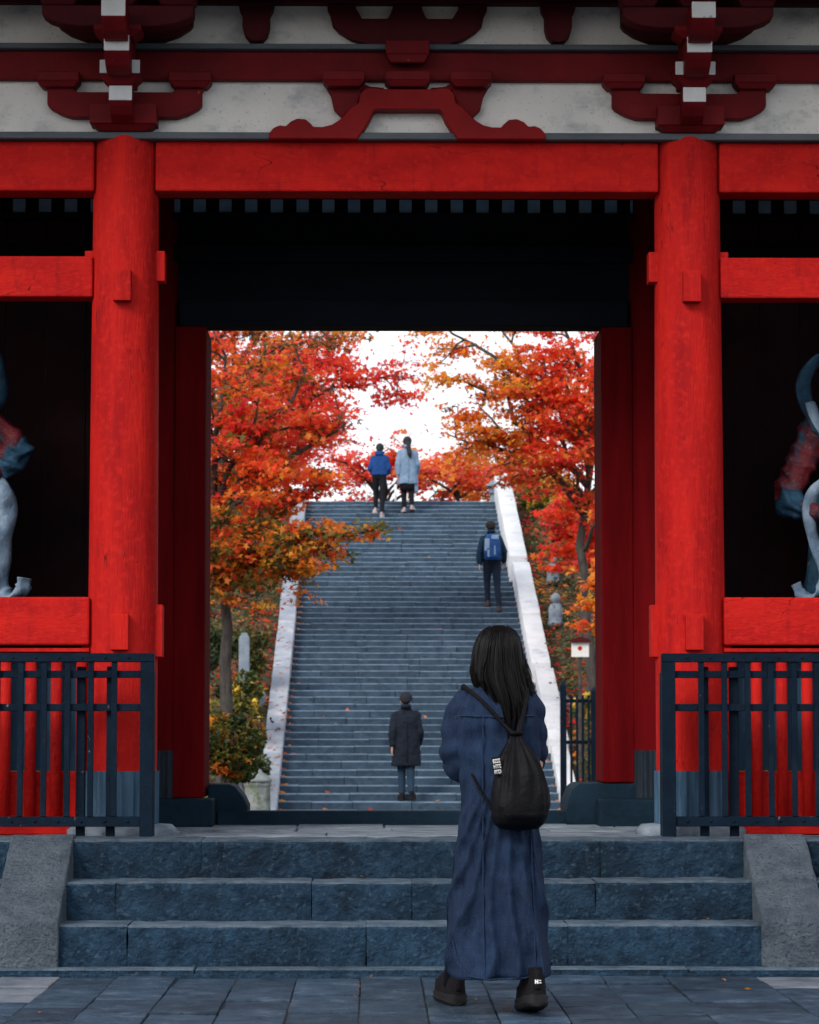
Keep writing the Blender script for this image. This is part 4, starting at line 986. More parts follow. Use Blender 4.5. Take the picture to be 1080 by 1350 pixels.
sr = sleeve([(.105, 0, 1.305), (.135, .0, 1.27), (.148, .01, 1.18), (.150, .03, 1.08), (.140, .09, 1.04), (.11, .2, 1.10)], [.048, .062, .062, .062, .060, .044], seed=5)
MB().tube([wp(-.188, -.058, 1.195), wp(-.165, -.075, 1.225), wp(-.135, -.085, 1.24), wp(-.10, -.095, 1.25)], .0035, 6).build('seam', DENIMD, coat, True)
MB().tube([wp(-.205, -.03, 1.20), wp(-.16, -.072, 1.185), wp(-.125, -.075, 1.15), wp(-.09, -.07, 1.11)], .0035, 6).build('seam', DENIMD, coat, True)

# hair: a shell over the skull with hundreds of long strands
hc = V(*wp(.01, .02, 1.485))
hp = [(1.612, .012, .008, .02, .02), (1.608, .012, .035, .045, .05), (1.590, .012, .065, .072, .082), (1.56, .010, .085, .088, .105), (1.52, .008, .097, .080, .116), (1.47, .006, .103, .055, .122), (1.42, .006, .108, .030, .128),
      (1.37, .014, .103, .005, .138), (1.32, .030, .090, -.02, .148), (1.27, .044, .073, -.05, .156), (1.22, .052, .054, -.09, .160), (1.17, .055, .036, -.12, .162)]
MB().loft([ring(W0.x + q[1], W0.y + .01, q[0], q[2] * .90, q[3] * (.9 if q[3] > 0 else 1), q[4] * .92, 32, 2.1) for q in hp[:-1]]).build('hair', HAIRM, woman, True)
hair = woman.children[-1]
hs = MB(); hz = [q[0] for q in hp][::-1]
def hairpt(a, z, g=1.0):
    f = lambda k_: np.interp(z, hz, [q[k_] for q in hp][::-1])
    ca, sa = math.cos(a), math.sin(a)
    return Vector((W0.x + f(1) + f(2) * ca * g, W0.y + .01 + (f(3) if sa > 0 else f(4)) * sa * g, z))
hrs = np.random.RandomState(5)
for l_ in range(92):                                     # locks: strands that run together to a pointed end
    a0 = -math.pi * hrs.uniform(-.14, 1.14); side = math.cos(a0)
    zt_ = hrs.uniform(1.12, 1.26) if abs(side - .15) < .6 else hrs.uniform(1.20, 1.36)
    if side < -.55: zt_ = hrs.uniform(1.28, 1.37)
    sw = hrs.normal(0, .10); gl = hrs.uniform(.93, 1.05); wl_ = hrs.uniform(0, 6.28); out = max(0, hrs.normal(0, 1)) * .010
    for i in range(17):
        off = hrs.normal(0, .085); g = gl + hrs.normal(0, .014); z0 = hrs.uniform(1.56, 1.606); ze = zt_ + hrs.uniform(-.01, .05); fly = hrs.rand() < .05
        pts = []
        for t in np.linspace(0, 1, 11):
            z = z0 + (ze - z0) * t; conv = 1 - .80 * t ** 2
            p = hairpt(a0 + sw * t * t + off * conv + (hrs.normal(0, .02) if fly else 0), max(z, 1.16), g + (.06 * t if fly else 0)); p.z = z
            p.x += .007 * math.sin(4.2 * t + wl_) * t + out * t * t * (1 if side > 0 else -1); p.y -= .003 * t + .5 * out * t * t
            if side > .5: p.x += .050 * max(0, t - .45) ** 1.3 * (1 + .6 * math.sin(l_ * 1.7))
            pts.append(p)
        r = hrs.uniform(.0010, .0026) * (.5 if fly else 1); hs.tube(pts, [r * (1 - .8 * (k_ / 10) ** 2) for k_ in range(11)], 4)
tag(hs.build('hair_strands', HAIRM, hair, True), kind='stuff')
# socks and shoes
SH = M('black_sneaker_mesh', (0.009, 0.008, 0.010), None, scale=40, rough=.8, bump=.5, bscale=120)
for s, foot in ((-1, (-.165, .42)), (1, (.155, -.30))):
    pass
MB().tube([wp(-.165, .42, .08), wp(-.158, .375, .165), wp(-.139, .256, .28), wp(-.125, .19, .36)], [.045, .048, .060, .066], 20).build('sock', SOCK, woman, True)
MB().tube([wp(.148, -.165, .08), wp(.142, -.140, .165), wp(.129, -.088, .28), wp(.118, -.04, .36)], [.043, .044, .056, .062], 20).build('sock', SOCK, woman, True)
shoe(woman, wp(-.160, .395, .0), rad(9), 1.10, SH, RUBBER)
shoe(woman, wp(.150, -.205, .045), rad(4), 1.14, SH, RUBBER, lift=rad(9), mark=[(-.010, -.006, .078, .093), (-.006, -.002, .083, .088), (-.002, .002, .078, .093), (.005, .013, .080, .083), (.005, .012, .088, .091)])

# ---- her backpack, a thing of its own
bp_ = thing('drawstring_backpack', 'black drawstring backpack with a white-lettered tag hanging on the back of the denim coat', 'backpack', wp(.08, -.2, .76))
bpf = [(1.150, .075, .020, -.175, .020), (1.135, .075, .030, -.180, .028), (1.120, .076, .036, -.185, .034), (1.105, .078, .045, -.192, .045), (1.06, .082, .072, -.205, .062), (1.0, .088, .095, -.215, .075), (.93, .088, .108, -.222, .084),
       (.87, .085, .116, -.225, .088), (.82, .082, .118, -.222, .086), (.79, .080, .108, -.215, .076), (.77, .080, .080, -.208, .056), (.763, .080, .03, -.205, .03)]
rg = []
for z, cx, rx, cy, ry in bpf:
    r_ = []
    for i in range(64):
        a = 2 * math.pi * i / 64; ca, sa = math.cos(a), math.sin(a); p = 2.5
        x = math.copysign(abs(ca) ** (2 / p), ca) * rx; y = math.copysign(abs(sa) ** (2 / p), sa) * ry
        pl = max(0, min(1, (z - .84) / .26)); f = 1 + pl * .17 * math.sin(a * 13 + 2 * mn.noise(Vector((a, z * 3, 0)))) + .16 * mn.noise(Vector((x * 14, y * 14, z * 10)))
        r_.append(wp(cx + x * f, cy + y * f, z))
    rg.append(r_)
sub_r = []
for k_ in range(len(rg) - 1):
    for t in (0, .25, .5, .75): sub_r.append([tuple(np.array(p) * (1 - t) + np.array(q) * t) for p, q in zip(rg[k_], rg[k_ + 1])])
sub_r.append(rg[-1])
bag = MB().loft(sub_r).build('bag_body', NYLON, bp_, True)
MB().loft([ring(W0.x + .075, W0.y - .178, 1.148, .024, .022, .022, 40, 2), ring(W0.x + .075, W0.y - .176, 1.165, .034, .028, .028, 40, 2), ring(W0.x + .075, W0.y - .176, 1.168, .030, .024, .024, 40, 2)]).build('gathered_top', NYLON, bp_, True)
def on_back(x, z, off): q = coat_pt(x, z, off); return q
def strap(pts, r=.0085):
    P_ = [on_back(x, z, o_) if o_ is not None else wp(x, y_, z) for x, z, o_, y_ in pts]
    fine = []
    for a_, c_ in zip(P_[:-1], P_[1:]):
        for t in np.linspace(0, 1, 7)[:-1]: fine.append(np.array(a_) * (1 - t) + np.array(c_) * t)
    fine.append(np.array(P_[-1])); F = np.pad(np.array(fine), ((2, 2), (0, 0)), mode='edge'); F = np.array([F[i:i + 5].mean(0) for i in range(len(fine))])
    return MB().tube(F, r, 8).build('strap', CORD, bp_, True)
strap([(.070, 1.150, None, -.185), (.03, 1.19, .014, 0), (-.02, 1.245, .014, 0), (-.07, 1.30, .016, 0), (-.115, 1.335, None, -.06), (-.135, 1.352, None, -.01), (-.14, 1.34, None, .05), (-.13, 1.28, None, .115)])
strap([(.066, 1.155, None, -.183), (.02, 1.20, .016, 0), (-.035, 1.26, .016, 0), (-.085, 1.312, .016, 0), (-.122, 1.345, None, -.05), (-.138, 1.362, None, 0.0), (-.14, 1.34, None, .06), (-.13, 1.28, None, .12)], .007)
strap([(.080, 1.155, None, -.185), (.092, 1.20, .014, 0), (.105, 1.25, .014, 0), (.118, 1.30, .015, 0), (.122, 1.345, None, -.05), (.125, 1.358, None, 0), (.13, 1.32, None, .08)])
strap([(.086, 1.155, None, -.183), (.100, 1.20, .016, 0), (.115, 1.26, .016, 0), (.126, 1.305, .015, 0), (.13, 1.345, None, -.05), (.132, 1.355, None, 0), (.135, 1.31, None, .08)], .007)
strap([(-.125, 1.04, None, .05), (-.105, .99, None, -.12), (-.075, .93, .016, 0), (-.045, .88, .016, 0), (-.025, .845, None, -.17)], .006)
strap([(-.12, 1.03, None, .05), (-.098, .985, None, -.12), (-.066, .92, .018, 0), (-.036, .87, .018, 0), (-.02, .845, None, -.17)], .005)
kn = MB().capsule(wp(-.03, -.185, .85), wp(-.012, -.195, .835), .015, .014).capsule(wp(-.022, -.19, .85), wp(-.045, -.185, .80), .008, .005).capsule(wp(-.02, -.19, .84), wp(-.048, -.188, .825), .009, .006).capsule(wp(-.02, -.19, .84), wp(-.03, -.19, .79), .007, .004)
finish('cord_knot', remesh(kn, .003, 2), CORD, bp_, True); bp_.children[-1].data.transform(Matrix.Translation(-bp_.location))
ch = MB()
for q in range(26):
    t = q / 25; c = Vector(wp(.168 + .035 * t + .012 * math.sin(q * 2.4), -.21 + .012 * math.cos(q * 1.7), 1.10 - .125 * t)); ch.ellipsoid(c, (.017 + .006 * math.sin(q), .016, .017), 8, 6)
ch.capsule(wp(.20, -.21, 1.0), wp(.215, -.21, .955), .016, .014)
finish('plush_charm', remesh(ch, .004, 2), FUZZ, bp_, True); bp_.children[-1].data.transform(Matrix.Translation(-bp_.location))
# tag with three lines of white lettering
tg = MB(); R_ = Matrix.Rotation(rad(-9), 3, 'Y')
tc_ = Vector(wp(-.006, -.262, 1.025))
def tb(mb, x0, x1, y0, y1, z0, z1):
    m_ = MB().box(x0, x1, y0, y1, z0, z1); mb.add([tc_ + R_ @ Vector(p) for p in m_.v], m_.f)
tb(tg, -.019, .019, -.003, .003, -.038, .038); tag_o = tg.build('tag', NYLON, bp_, False, .001, 1)
lt = MB(); trs = random.Random(3)
for zc2, nn in ((.022, 4), (.0, 4), (-.022, 4)):
    w = .032 / nn
    for q in range(nn):
        x0 = -.016 + q * w
        tb(lt, x0 + .0008, x0 + .0026, -.0042, -.0031, zc2 - .008, zc2 + .008)
        if trs.random() < .8: tb(lt, x0 + .0027, x0 + w - .001, -.0042, -.0031, zc2 + .0045, zc2 + .008)
        if trs.random() < .6: tb(lt, x0 + .0027, x0 + w - .0016, -.0042, -.0031, zc2 - .001, zc2 + .002)
        if trs.random() < .6: tb(lt, x0 + .0027, x0 + w - .001, -.0042, -.0031, zc2 - .008, zc2 - .0048)
tag(lt.build('tag_lettering', WHITE, tag_o), kind='stuff')
MB().tube([wp(.035, -.25, 1.085), wp(.015, -.262, 1.075), wp(.004, -.262, 1.062)], .002, 6).build('tag_loop', CORD, bp_, True)

# ---- the walkers on the stair
def walker(pos, H, label, top, pants, hairc, kind, hem_z, hair='short', shoes=None, sleeve_w=1.12, rear=(-.30, -ST_R), stance=.075, shoemat=None, lower=None, bag=None, hood=False, arm_out=.0, turn=0.0, lean=.06):
    k = H / 1.70; P0 = Vector(pos); ct_, st_ = math.cos(rad(turn)), math.sin(rad(turn))
    def L(x, y, z):
        y = y + lean * max(0, z - .85); return P0 + Vector((x * ct_ - y * st_, x * st_ + y * ct_, z)) * k
    dz = rear[1] / k
    b = MB()
    b.capsule(L(-.05, 0, .92), L(.05, 0, .92), .088 * k, .088 * k); b.capsule(L(0, 0, .92), L(0, .01, 1.18), .12 * k, .12 * k); b.capsule(L(0, 0, 1.15), L(0, 0, 1.33), .115 * k, .11 * k)
    b.capsule(L(-.10, 0, 1.35), L(.10, 0, 1.35), .058 * k, .058 * k); b.capsule(L(0, 0, 1.38), L(0, .02, 1.52), .052 * k, .05 * k)
    legs = [(-1, 0.0, 0.0, .10), (1, rear[0], dz, .0)]
    joints = []
    for s, fy, fz, kb in legs:
        hip = (s * .085, 0, .90); knee = (s * stance, fy * .45 + .05 + kb * .3, .50 + fz * .45); ank = (s * stance, fy, .10 + fz)
        joints.append((hip, knee, ank))
        b.capsule(L(hip[0] * .85, hip[1], hip[2]), L(*knee), .072 * k, .054 * k); b.capsule(L(*knee), L(*ank), .056 * k, .038 * k); b.capsule(L(*ank), L(s * stance * 1.15, fy + .14, .045 + fz), .038 * k, .032 * k)
    arms = []
    for s in (-1, 1):
        sh = (s * .150, 0, 1.355); el = (s * (.218 + arm_out), -.04 + .03 * s, 1.10); wr = (s * (.228 + arm_out), .04 + .11 * s, .88 + .015 * s)
        if kind == 'hoodie': wr = (s * .20, .20, 1.02)
        arms.append((sh, el, wr)); b.capsule(L(sh[0] * .93, sh[1], sh[2] - .03), L(*el), .042 * k, .040 * k); b.capsule(L(*el), L(*wr), .040 * k, .029 * k)
        d = Vector(wr) - Vector(el); hand(b, L(*wr), d, (-s, 0, 0), (0, 1, 0), .35, k)
    head(b, L(0, .03, 1.595), k * 1.08)
    o = finish('person', remesh(b, .010, 4, .5), SKIN, None, True); o.data.transform(Matrix.Translation(-P0)); o.location = P0
    tag(o, label, 'person', 'people climbing the long stair')
    # trousers
    t = MB(); t.capsule(L(-.06, 0, .92), L(.06, 0, .92), .125 * k, .125 * k); t.capsule(L(0, 0, .95), L(0, 0, 1.0), .14 * k, .13 * k)
    for (hip, knee, ank) in joints:
        t.capsule(L(*hip), L(*knee), .100 * k, .072 * k); t.capsule(L(*knee), L(ank[0], ank[1], ank[2] + .03), .070 * k, .052 * k)
    me = remesh(t, .014, 3, .5); tr = finish('trousers', me, pants, o, True); me.transform(Matrix.Translation(-P0))
    # coat or jacket
    c = MB(); hw = .218 if kind == 'coat' else .205
    rr = [(hem_z, hw * (1.08 if kind == 'coat' else .98), .16), (hem_z + .03, hw * (1.09 if kind == 'coat' else 1.02), .165), (.95, hw * .97, .15), (1.10, hw * .92, .145), (1.25, .192, .15), (1.34, .182, .132), (1.40, .145, .105), (1.44, .10, .08), (1.49, .068, .068)]
    if hem_z > .9: rr = [q for i, q in enumerate(rr) if i != 2]
    rings_ = []
    for z, rx, ry in rr: rings_.append([tuple(q) for q in ring(L(0, 0, z).x, L(0, .005, z).y, L(0, 0, z).z, rx * k, ry * k, ry * k, 32, 2.4)])
    c.loft(rings_)
    for sh, el, wr in arms:
        w2 = (el[0] * .12 + wr[0] * .88, el[1] * .12 + wr[1] * .88, el[2] * .12 + wr[2] * .88)
        c.capsule(L(*sh), L(*el),   .070 * k * sleeve_w, .062 * k * sleeve_w, 14); c.capsule(L(*el), L(*w2), .064 * k * sleeve_w, .050 * k * sleeve_w, 14)
    me = remesh(c, .013, 3, .5)
    n_ = len(me.vertices); co = np.zeros(n_ * 3, np.float32); me.vertices.foreach_get('co', co); co = co.reshape(-1, 3); me_n = np.zeros(n_ * 3, np.float32); me.vertices.foreach_get('normal', me_n)
    f = np.array([mn.noise(Vector((q[0] * 9, q[1] * 9, q[2] * 5))) + .5 * mn.noise(Vector(q) * 22) for q in co]); co += me_n.reshape(-1, 3) * (f * .016)[:, None]
    me.vertices.foreach_set('co', co.ravel())
    ct = finish('coat' if kind == 'coat' else 'jacket', me, top, o, True); me.transform(Matrix.Translation(-P0))
    if hood:
        h = MB().ellipsoid(L(0, -.075, 1.46), (.12 * k, .075 * k, .075 * k)).capsule(L(-.08, -.02, 1.49), L(.08, -.02, 1.49), .045 * k, .045 * k); me = remesh(h, .012, 3); finish('hood', me, top, o, True); me.transform(Matrix.Translation(-P0))
    else:
        MB().loft([ring(L(0, 0, 1.47).x, L(0, .01, 0).y, L(0, 0, 1.47).z, .085 * k, .075 * k, .075 * k, 24), ring(L(0, 0, 1.53).x, L(0, .015, 0).y, L(0, 0, 1.535).z, .075 * k, .068 * k, .07 * k, 24)]).build('collar', top, o, True)
    if kind == 'coat': MB().tube([L(0, -.152, 1.36), L(0, -.160, 1.1), L(0, -.166, .9), L(0, -.172, hem_z + .05)], .006 * k, 6).build('back_seam', top, ct, True)
    # hair
    hb = MB().ellipsoid(L(0, .008, 1.625), (.100 * k, .113 * k, .110 * k), 22, 14)
    if hair == 'short': hb.ellipsoid(L(0, -.03, 1.575), (.082 * k, .075 * k, .08 * k), 18, 12)
    if hair == 'bald_cap': hb = MB().ellipsoid(L(0, .012, 1.635), (.103 * k, .120 * k, .104 * k), 22, 14).ellipsoid(L(0, -.02, 1.60), (.088 * k, .085 * k, .07 * k), 18, 12)
    if hair == 'long':
        hb.ellipsoid(L(0, -.03, 1.56), (.085 * k, .08 * k, .10 * k)); hb.capsule(L(.01, -.085, 1.56), L(.03, -.16, 1.32), .048 * k, .055 * k); hb.capsule(L(.03, -.16, 1.32), L(.045, -.17, 1.24), .055 * k, .02 * k)
    me = remesh(hb, .009, 3)
    n_ = len(me.vertices); co = np.zeros(n_ * 3, np.float32); me.vertices.foreach_get('co', co); co = co.reshape(-1, 3)
    co += np.array([[.006 * mn.noise(Vector((q[0] * 60, q[1] * 60, q[2] * 18))) * c_ for c_ in (1, 1, .4)] for q in co], np.float32); me.vertices.foreach_set('co', co.ravel())
    # keep the face free
    me.transform(Matrix.Translation(-P0)); finish('cap' if hair == 'bald_cap' else 'hair', me, hairc, o, True)
    for s, fy, fz, kb in legs: shoe(o, L(s * stance, fy - .03, fz), rad(-s * 8), k * 1.0, shoemat or SHOEB, lower or RUBBER)
    return o, L, k
def stair_z(y): return ST_Z0 + (int((y - ST_Y0) / ST_T) + 1) * ST_R
BLACKHAIR = M('dark_hair', (0.010, 0.010, 0.013), None, scale=60, rough=.6, bump=.5, bscale=90, spec=.3)
NAVYCOAT = cloth('black_navy_wool', (0.010, 0.015, 0.026)); DKJEANS = cloth('dark_jeans', (0.018, 0.040, 0.072)); ROYAL = cloth('royal_blue_fleece', (0.012, 0.055, 0.20)); BLACKP = cloth('black_trousers', (0.008, 0.009, 0.013))
PALEBLUE = cloth('pale_blue_wool', (0.19, 0.28, 0.40)); NAVYJ = cloth('navy_jacket', (0.010, 0.030, 0.060)); NAVYP = cloth('navy_trousers', (0.010, 0.018, 0.036)); GREYBEANIE = cloth('charcoal_knit', (0.022, 0.026, 0.036))
PINKSHOE = cloth('pale_pink_shoe', (0.50, 0.40, 0.41)); BROWNSHOE = cloth('brown_shoe', (0.10, 0.06, 0.05)); BAGBLUE = cloth('blue_nylon', (0.015, 0.075, 0.26), .5); BAGPALE = cloth('pale_blue_nylon', (0.28, 0.42, 0.58), .5)
walker((.352, 45.12, stair_z(45.12)), 1.68, 'person in a long black coat and dark beanie on the lowest stairs', NAVYCOAT, DKJEANS, GREYBEANIE, 'coat', .56, 'bald_cap', rear=(-.17, 0.03), stance=.066, turn=4, lean=.10)
walker((-.02, 63.86, stair_z(63.86)), 1.55, 'person in a royal blue hooded jacket near the top of the stairs', ROYAL, BLACKP, BLACKHAIR, 'hoodie', .93, 'short', shoemat=PINKSHOE, lower=PINKSHOE, hood=True, rear=(-.30, -ST_R), stance=.09, turn=-6, lean=.14)
o, L, k = walker((.61, 63.95, stair_z(63.95)), 1.71, 'person in a pale blue coat with a long ponytail near the top of the stairs', PALEBLUE, BLACKP, BLACKHAIR, 'coat', .66, 'long', shoemat=PINKSHOE, rear=(-.16, 0.04), stance=.075, turn=5, lean=.08)
MB().loft([ring(L(0, 0, .50).x, L(0, 0, 0).y, L(0, 0, .52).z, .17 * k, .13 * k, .13 * k, 28), ring(L(0, 0, .7).x, L(0, 0, 0).y, L(0, 0, .75).z, .15 * k, .12 * k, .12 * k, 28)]).build('skirt', BLACKP, o, True)
MB().prism([(L(.12, 0, 0).x, L(0, 0, .70).z), (L(.235, 0, 0).x, L(0, 0, .72).z), (L(.235, 0, 0).x, L(0, 0, .47).z), (L(.15, 0, 0).x, L(0, 0, .49).z)], L(0, -.06, 0).y, L(0, .08, 0).y).build('coat_tail', PALEBLUE, o, True, .02)
o, L, k = walker((2.17, 56.40, stair_z(56.40)), 1.70, 'person in a navy jacket and black cap carrying a blue backpack up the stairs', NAVYJ, NAVYP, BLACKHAIR, 'jacket', .94, 'bald_cap', shoemat=BROWNSHOE, rear=(-.32, -ST_R), stance=.085, arm_out=.03, turn=7, lean=.16)
bk = thing('backpack', 'royal blue backpack with pale patches on the person below the stair top', 'backpack', L(0, -.2, .95))
m_ = MB().loft([ring(L(0, 0, 0).x, L(0, -.20, 0).y, L(0, 0, z).z, rx * k, ry * k, ry * k, 28, 3.2) for z, rx, ry in ((.93, .12, .05), (.95, .155, .085), (1.10, .165, .10), (1.25, .155, .095), (1.36, .135, .075), (1.42, .10, .05), (1.44, .05, .02))])
m_.build('bag_body', BAGBLUE, bk, True)
m_.__init__(); m_.loft([ring(L(0, 0, 0).x, L(0, -.285, 0).y, L(0, 0, z).z, rx * k, .03 * k, .03 * k, 24, 3) for z, rx in ((.97, .10), (.99, .125), (1.12, .125), (1.15, .11))]).build('front_pocket', BAGBLUE, bk, True)
for x0, x1, z0, z1 in ((-.155, -.06, 1.10, 1.34), (-.02, .12, 1.33, 1.41), (.03, .055, 1.02, 1.2), (-.10, -.06, .98, 1.12)):
    MB().box(L(x0, 0, 0).x, L(x1, 0, 0).x, L(0, -.325 if z1 < 1.25 and x0 > -.12 else -.30, 0).y, L(0, -.25, 0).y, L(0, 0, z0).z, L(0, 0, z1).z).build('pale_panel', BAGPALE, bk, False, .01)
for s in (-1, 1):
    MB().tube([L(s * .09, -.13, 1.36), L(s * .10, -.06, 1.45), L(s * .11, .05, 1.42), L(s * .12, .13, 1.25), L(s * .15, .08, 1.0), L(s * .15, -.12, .98)], .018 * k, 8).build('strap', BAGBLUE, bk, True)

# ------------------------------------------------------------------ guardian statues in the side niches
ST_RED = M('worn_red_statue_paint', (0.17, 0.008, 0.012), (0.010, 0.014, 0.026), scale=7, rough=.5, bump=.8, bscale=20, patch=((0.030, 0.060, 0.10), 6, .54, .62, (1, 1, 1)), speck=((0.16, 0.10, 0.08), 40, .66, .72), spec=.3)
ST_BLUE = M('worn_blue_statue_cloth', (0.034, 0.095, 0.160), (0.010, 0.032, 0.062), scale=9, rough=.55, bump=.8, bscale=16, chips=((0.20, 0.12, 0.08), 12, .66, .72, (1, 1, 1)))
ST_WHITE = M('worn_white_scarf', (0.26, 0.35, 0.45), (0.08, 0.14, 0.22), scale=9, rough=.6, bump=.8, bscale=16, chips=((0.16, 0.12, 0.09), 14, .66, .72, (1, 1, 1)))
def ribbon(pts, w, th, name, mat, parent, axis=(.8, .55, .25), wave=0.0):
    """flat scarf swept along pts: w wide along `axis`, th thick"""
    P_ = [Vector(p) for p in pts]; fine = []
    for i in range(len(P_) - 1):
        p0 = P_[max(i - 1, 0)]; p1 = P_[i]; p2 = P_[i + 1]; p3 = P_[min(i + 2, len(P_) - 1)]
        for t in np.linspace(0, 1, 7)[:-1]:
            fine.append(.5 * ((2 * p1) + (-p0 + p2) * t + (2 * p0 - 5 * p1 + 4 * p2 - p3) * t * t + (-p0 + 3 * p1 - 3 * p2 + p3) * t ** 3))
    fine.append(P_[-1]); rings_ = []
    for i, p in enumerate(fine):
        d = (fine[min(i + 1, len(fine) - 1)] - fine[max(i - 1, 0)]).normalized(); ax = Vector(axis); ax = (ax - d * ax.dot(d)).normalized(); nn = d.cross(ax)
        ww = w * (1 + .15 * math.sin(i * .5)) * (1 if i < len(fine) - 4 else .7)
        rings_.append([p + ax * (ww * cx) + nn * (th * cy * (1 + .5 * math.sin(i * .7)) + wave * math.sin(cx * 5 + i * .3) * .3) for cx, cy in ((-1, -.3), (-.5, -1), (0, -.6), (.5, -1), (1, -.3), (1, .3), (.5, 1), (0, 1.2), (-.5, 1), (-1, .3))])
    return MB().loft(rings_).build(name, mat, parent, True)
def carve(me, amp):
    n_ = len(me.vertices); co = np.zeros(n_ * 3, np.float32); me.vertices.foreach_get('co', co); co = co.reshape(-1, 3); nn_ = np.zeros(n_ * 3, np.float32); me.vertices.foreach_get('normal', nn_)
    f = np.array([(1 - abs(math.sin(q[2] * 26 + q[0] * 14 + 3 * mn.noise(Vector(q) * 6)))) * .9 - .4 + .7 * mn.noise(Vector(q) * 13) for q in co])
    co += nn_.reshape(-1, 3) * (f * amp)[:, None]; me.vertices.foreach_set('co', co.ravel())
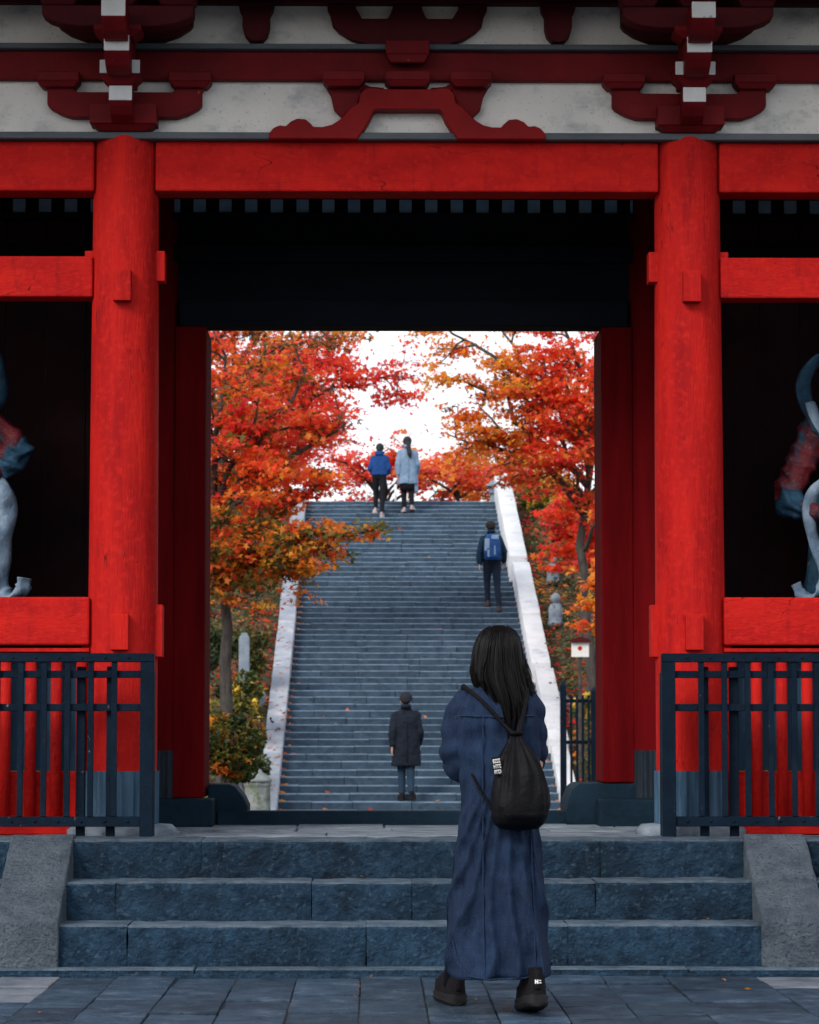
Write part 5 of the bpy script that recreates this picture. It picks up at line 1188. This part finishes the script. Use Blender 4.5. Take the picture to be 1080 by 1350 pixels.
def guardian(s, label):
    cx, cy, z0 = s * 2.59, 16.30, 1.62
    g = thing('guardian_statue', label, 'statue', (cx, cy, z0), 'painted guardian statues in the side niches')
    def L(x, y, z): return Vector((cx - s * x, cy + y, z0 + z))          # x towards the middle of the gate
    b = MB()
    b.ellipsoid(L(0, 0, 1.12), (.25, .19, .24), 18, 12); b.ellipsoid(L(0, 0, .88), (.21, .17, .20), 18, 12); b.capsule(L(-.2, 0, 1.27), L(.2, 0, 1.27), .12, .12)
    b.capsule(L(0, -.03, 1.3), L(0, -.06, 1.45), .085, .08); b.ellipsoid(L(0, -.09, 1.56), (.12, .13, .15), 18, 12); b.ellipsoid(L(0, -.05, 1.73), (.055, .055, .07), 10, 8)
    b.capsule(L(0, -.21, 1.57), L(0, -.235, 1.53), .02, .03); b.capsule(L(-.05, -.19, 1.61), L(.05, -.19, 1.61), .025, .025); b.capsule(L(-.045, -.18, 1.47), L(.045, -.18, 1.47), .025, .025)
    for q in (-1, 1): b.ellipsoid(L(q * .125, -.08, 1.55), (.02, .03, .05), 8, 6)
    # near arm: elbow out towards the gate's middle, fist at the hip
    if s < 0: el, wr = (.42, -.02, 1.10), (.235, -.16, .95)
    else: el, wr = (.47, -.06, .84), (.29, -.20, .76)
    b.capsule(L(.24, 0, 1.27), L(el[0] - .05, el[1], el[2] + .06), .10, .085); b.capsule(L(el[0] - .03, el[1], el[2] + .02), L(*wr), .072, .05)
    d = Vector(wr) - Vector(el); hand(b, L(*wr), (L(*wr) - L(*el)), (0, -.2, -1), (0, -1, .2), .75, 1.35)
    b.capsule(L(-.24, 0, 1.27), L(-.42, -.05, 1.42), .095, .075); b.capsule(L(-.42, -.05, 1.42), L(-.36, -.12, 1.68), .072, .05); hand(b, L(-.36, -.12, 1.68), (.1, -.1, 1), (0, -1, 0), (1, 0, 0), .9, 1.35)
    for q, fx in ((-1, -.30), (1, .22)):
        b.capsule(L(q * .11, 0, .78), L(fx * .8, -.05, .42), .13, .085); b.capsule(L(fx * .8, -.05, .42), L(fx, 0, .08), .085, .05); b.capsule(L(fx, 0, .06), L(fx, -.18, .05), .05, .04)
    me = remesh(b, .012, 3, .5); carve(me, .016); me.transform(Matrix.Translation(-Vector((cx, cy, z0)))); finish('body', me, ST_RED, g, True)
    # skirt with folds
    rg = []
    for z, rx, ry in ((.90, .23, .19), (.80, .26, .21), (.65, .28, .23), (.5, .30, .24), (.36, .32, .25), (.30, .33, .26)):
        rg.append([tuple(L(0, 0, z) + Vector(((rx + .02 * math.sin(a * 9 + z * 6)) * math.cos(a), (ry + .02 * math.sin(a * 9 + z * 6)) * math.sin(a), .02 * math.sin(a * 7)))) for a in [2 * math.pi * i / 60 for i in range(60)]])
    MB().loft(rg).build('skirt', ST_BLUE, g, True)
    # sleeve cloth over the forearm, then the scarf: a loop over the shoulder and a tail falling to a curl
    c = MB().capsule(L(el[0] - .02, el[1], el[2] + .03) if s < 0 else L(el[0] * .72 + wr[0] * .28, el[1] * .6 + wr[1] * .4, el[2] - .02), L(el[0] * .55 + wr[0] * .45, el[1] * .5 + wr[1] * .5, el[2] * .5 + wr[2] * .5), .090, .075); me = remesh(c, .009, 2); carve(me, .026); me.transform(Matrix.Translation(-Vector((cx, cy, z0)))); finish('sleeve', me, ST_BLUE, g, True)
    if s < 0:
        ribbon([L(.10, .1, 1.66), L(.24, .02, 1.68), L(.28, -.02, 1.56), L(.28, -.05, 1.42), L(.22, -.08, 1.32), L(.12, -.14, 1.2)], .05, .02, 'scarf_loop', ST_BLUE, g)
        ribbon([L(.16, -.12, .98), L(.28, -.14, .96), L(.345, -.14, .86), L(.355, -.14, .74), L(.335, -.13, .60), L(.315, -.12, .46), L(.325, -.12, .34), L(.37, -.13, .30), L(.44, -.14, .33), L(.455, -.14, .40)], .055, .02, 'scarf_tail', ST_WHITE, g)
        ribbon([L(.20, -.16, .94), L(.27, -.18, .80), L(.25, -.18, .62), L(.27, -.16, .44), L(.30, -.15, .30)], .045, .02, 'scarf_fold', ST_WHITE, g)
    else:
        ribbon([L(.10, .05, 1.66), L(.22, .0, 1.66), L(.315, -.04, 1.55), L(.32, -.06, 1.42), L(.27, -.08, 1.30), L(.20, -.12, 1.18)], .05, .02, 'scarf_loop', ST_BLUE, g)
        ribbon([L(.30, -.11, 1.40), L(.26, -.13, 1.28), L(.18, -.16, 1.14), L(.10, -.18, 1.02)], .035, .01, 'scarf_edge', ST_WHITE, g)
        ribbon([L(.12, -.16, 1.0), L(.22, -.2, .96), L(.30, -.2, .88), L(.325, -.2, .76), L(.30, -.19, .62), L(.25, -.18, .50), L(.24, -.17, .38), L(.28, -.17, .31), L(.36, -.17, .30), L(.40, -.17, .37)], .045, .018, 'scarf_tail', ST_WHITE, g)
    MB().box(cx - .5, cx + .5, cy - .4, cy + .4, z0 + .001, z0 + .055).build('plinth', SHADEWOOD, g, False, .01)
guardian(-1, 'painted guardian statue with a white scarf in the left niche of the gate')
guardian(1, 'painted guardian statue with a red arm and white scarf in the right niche')
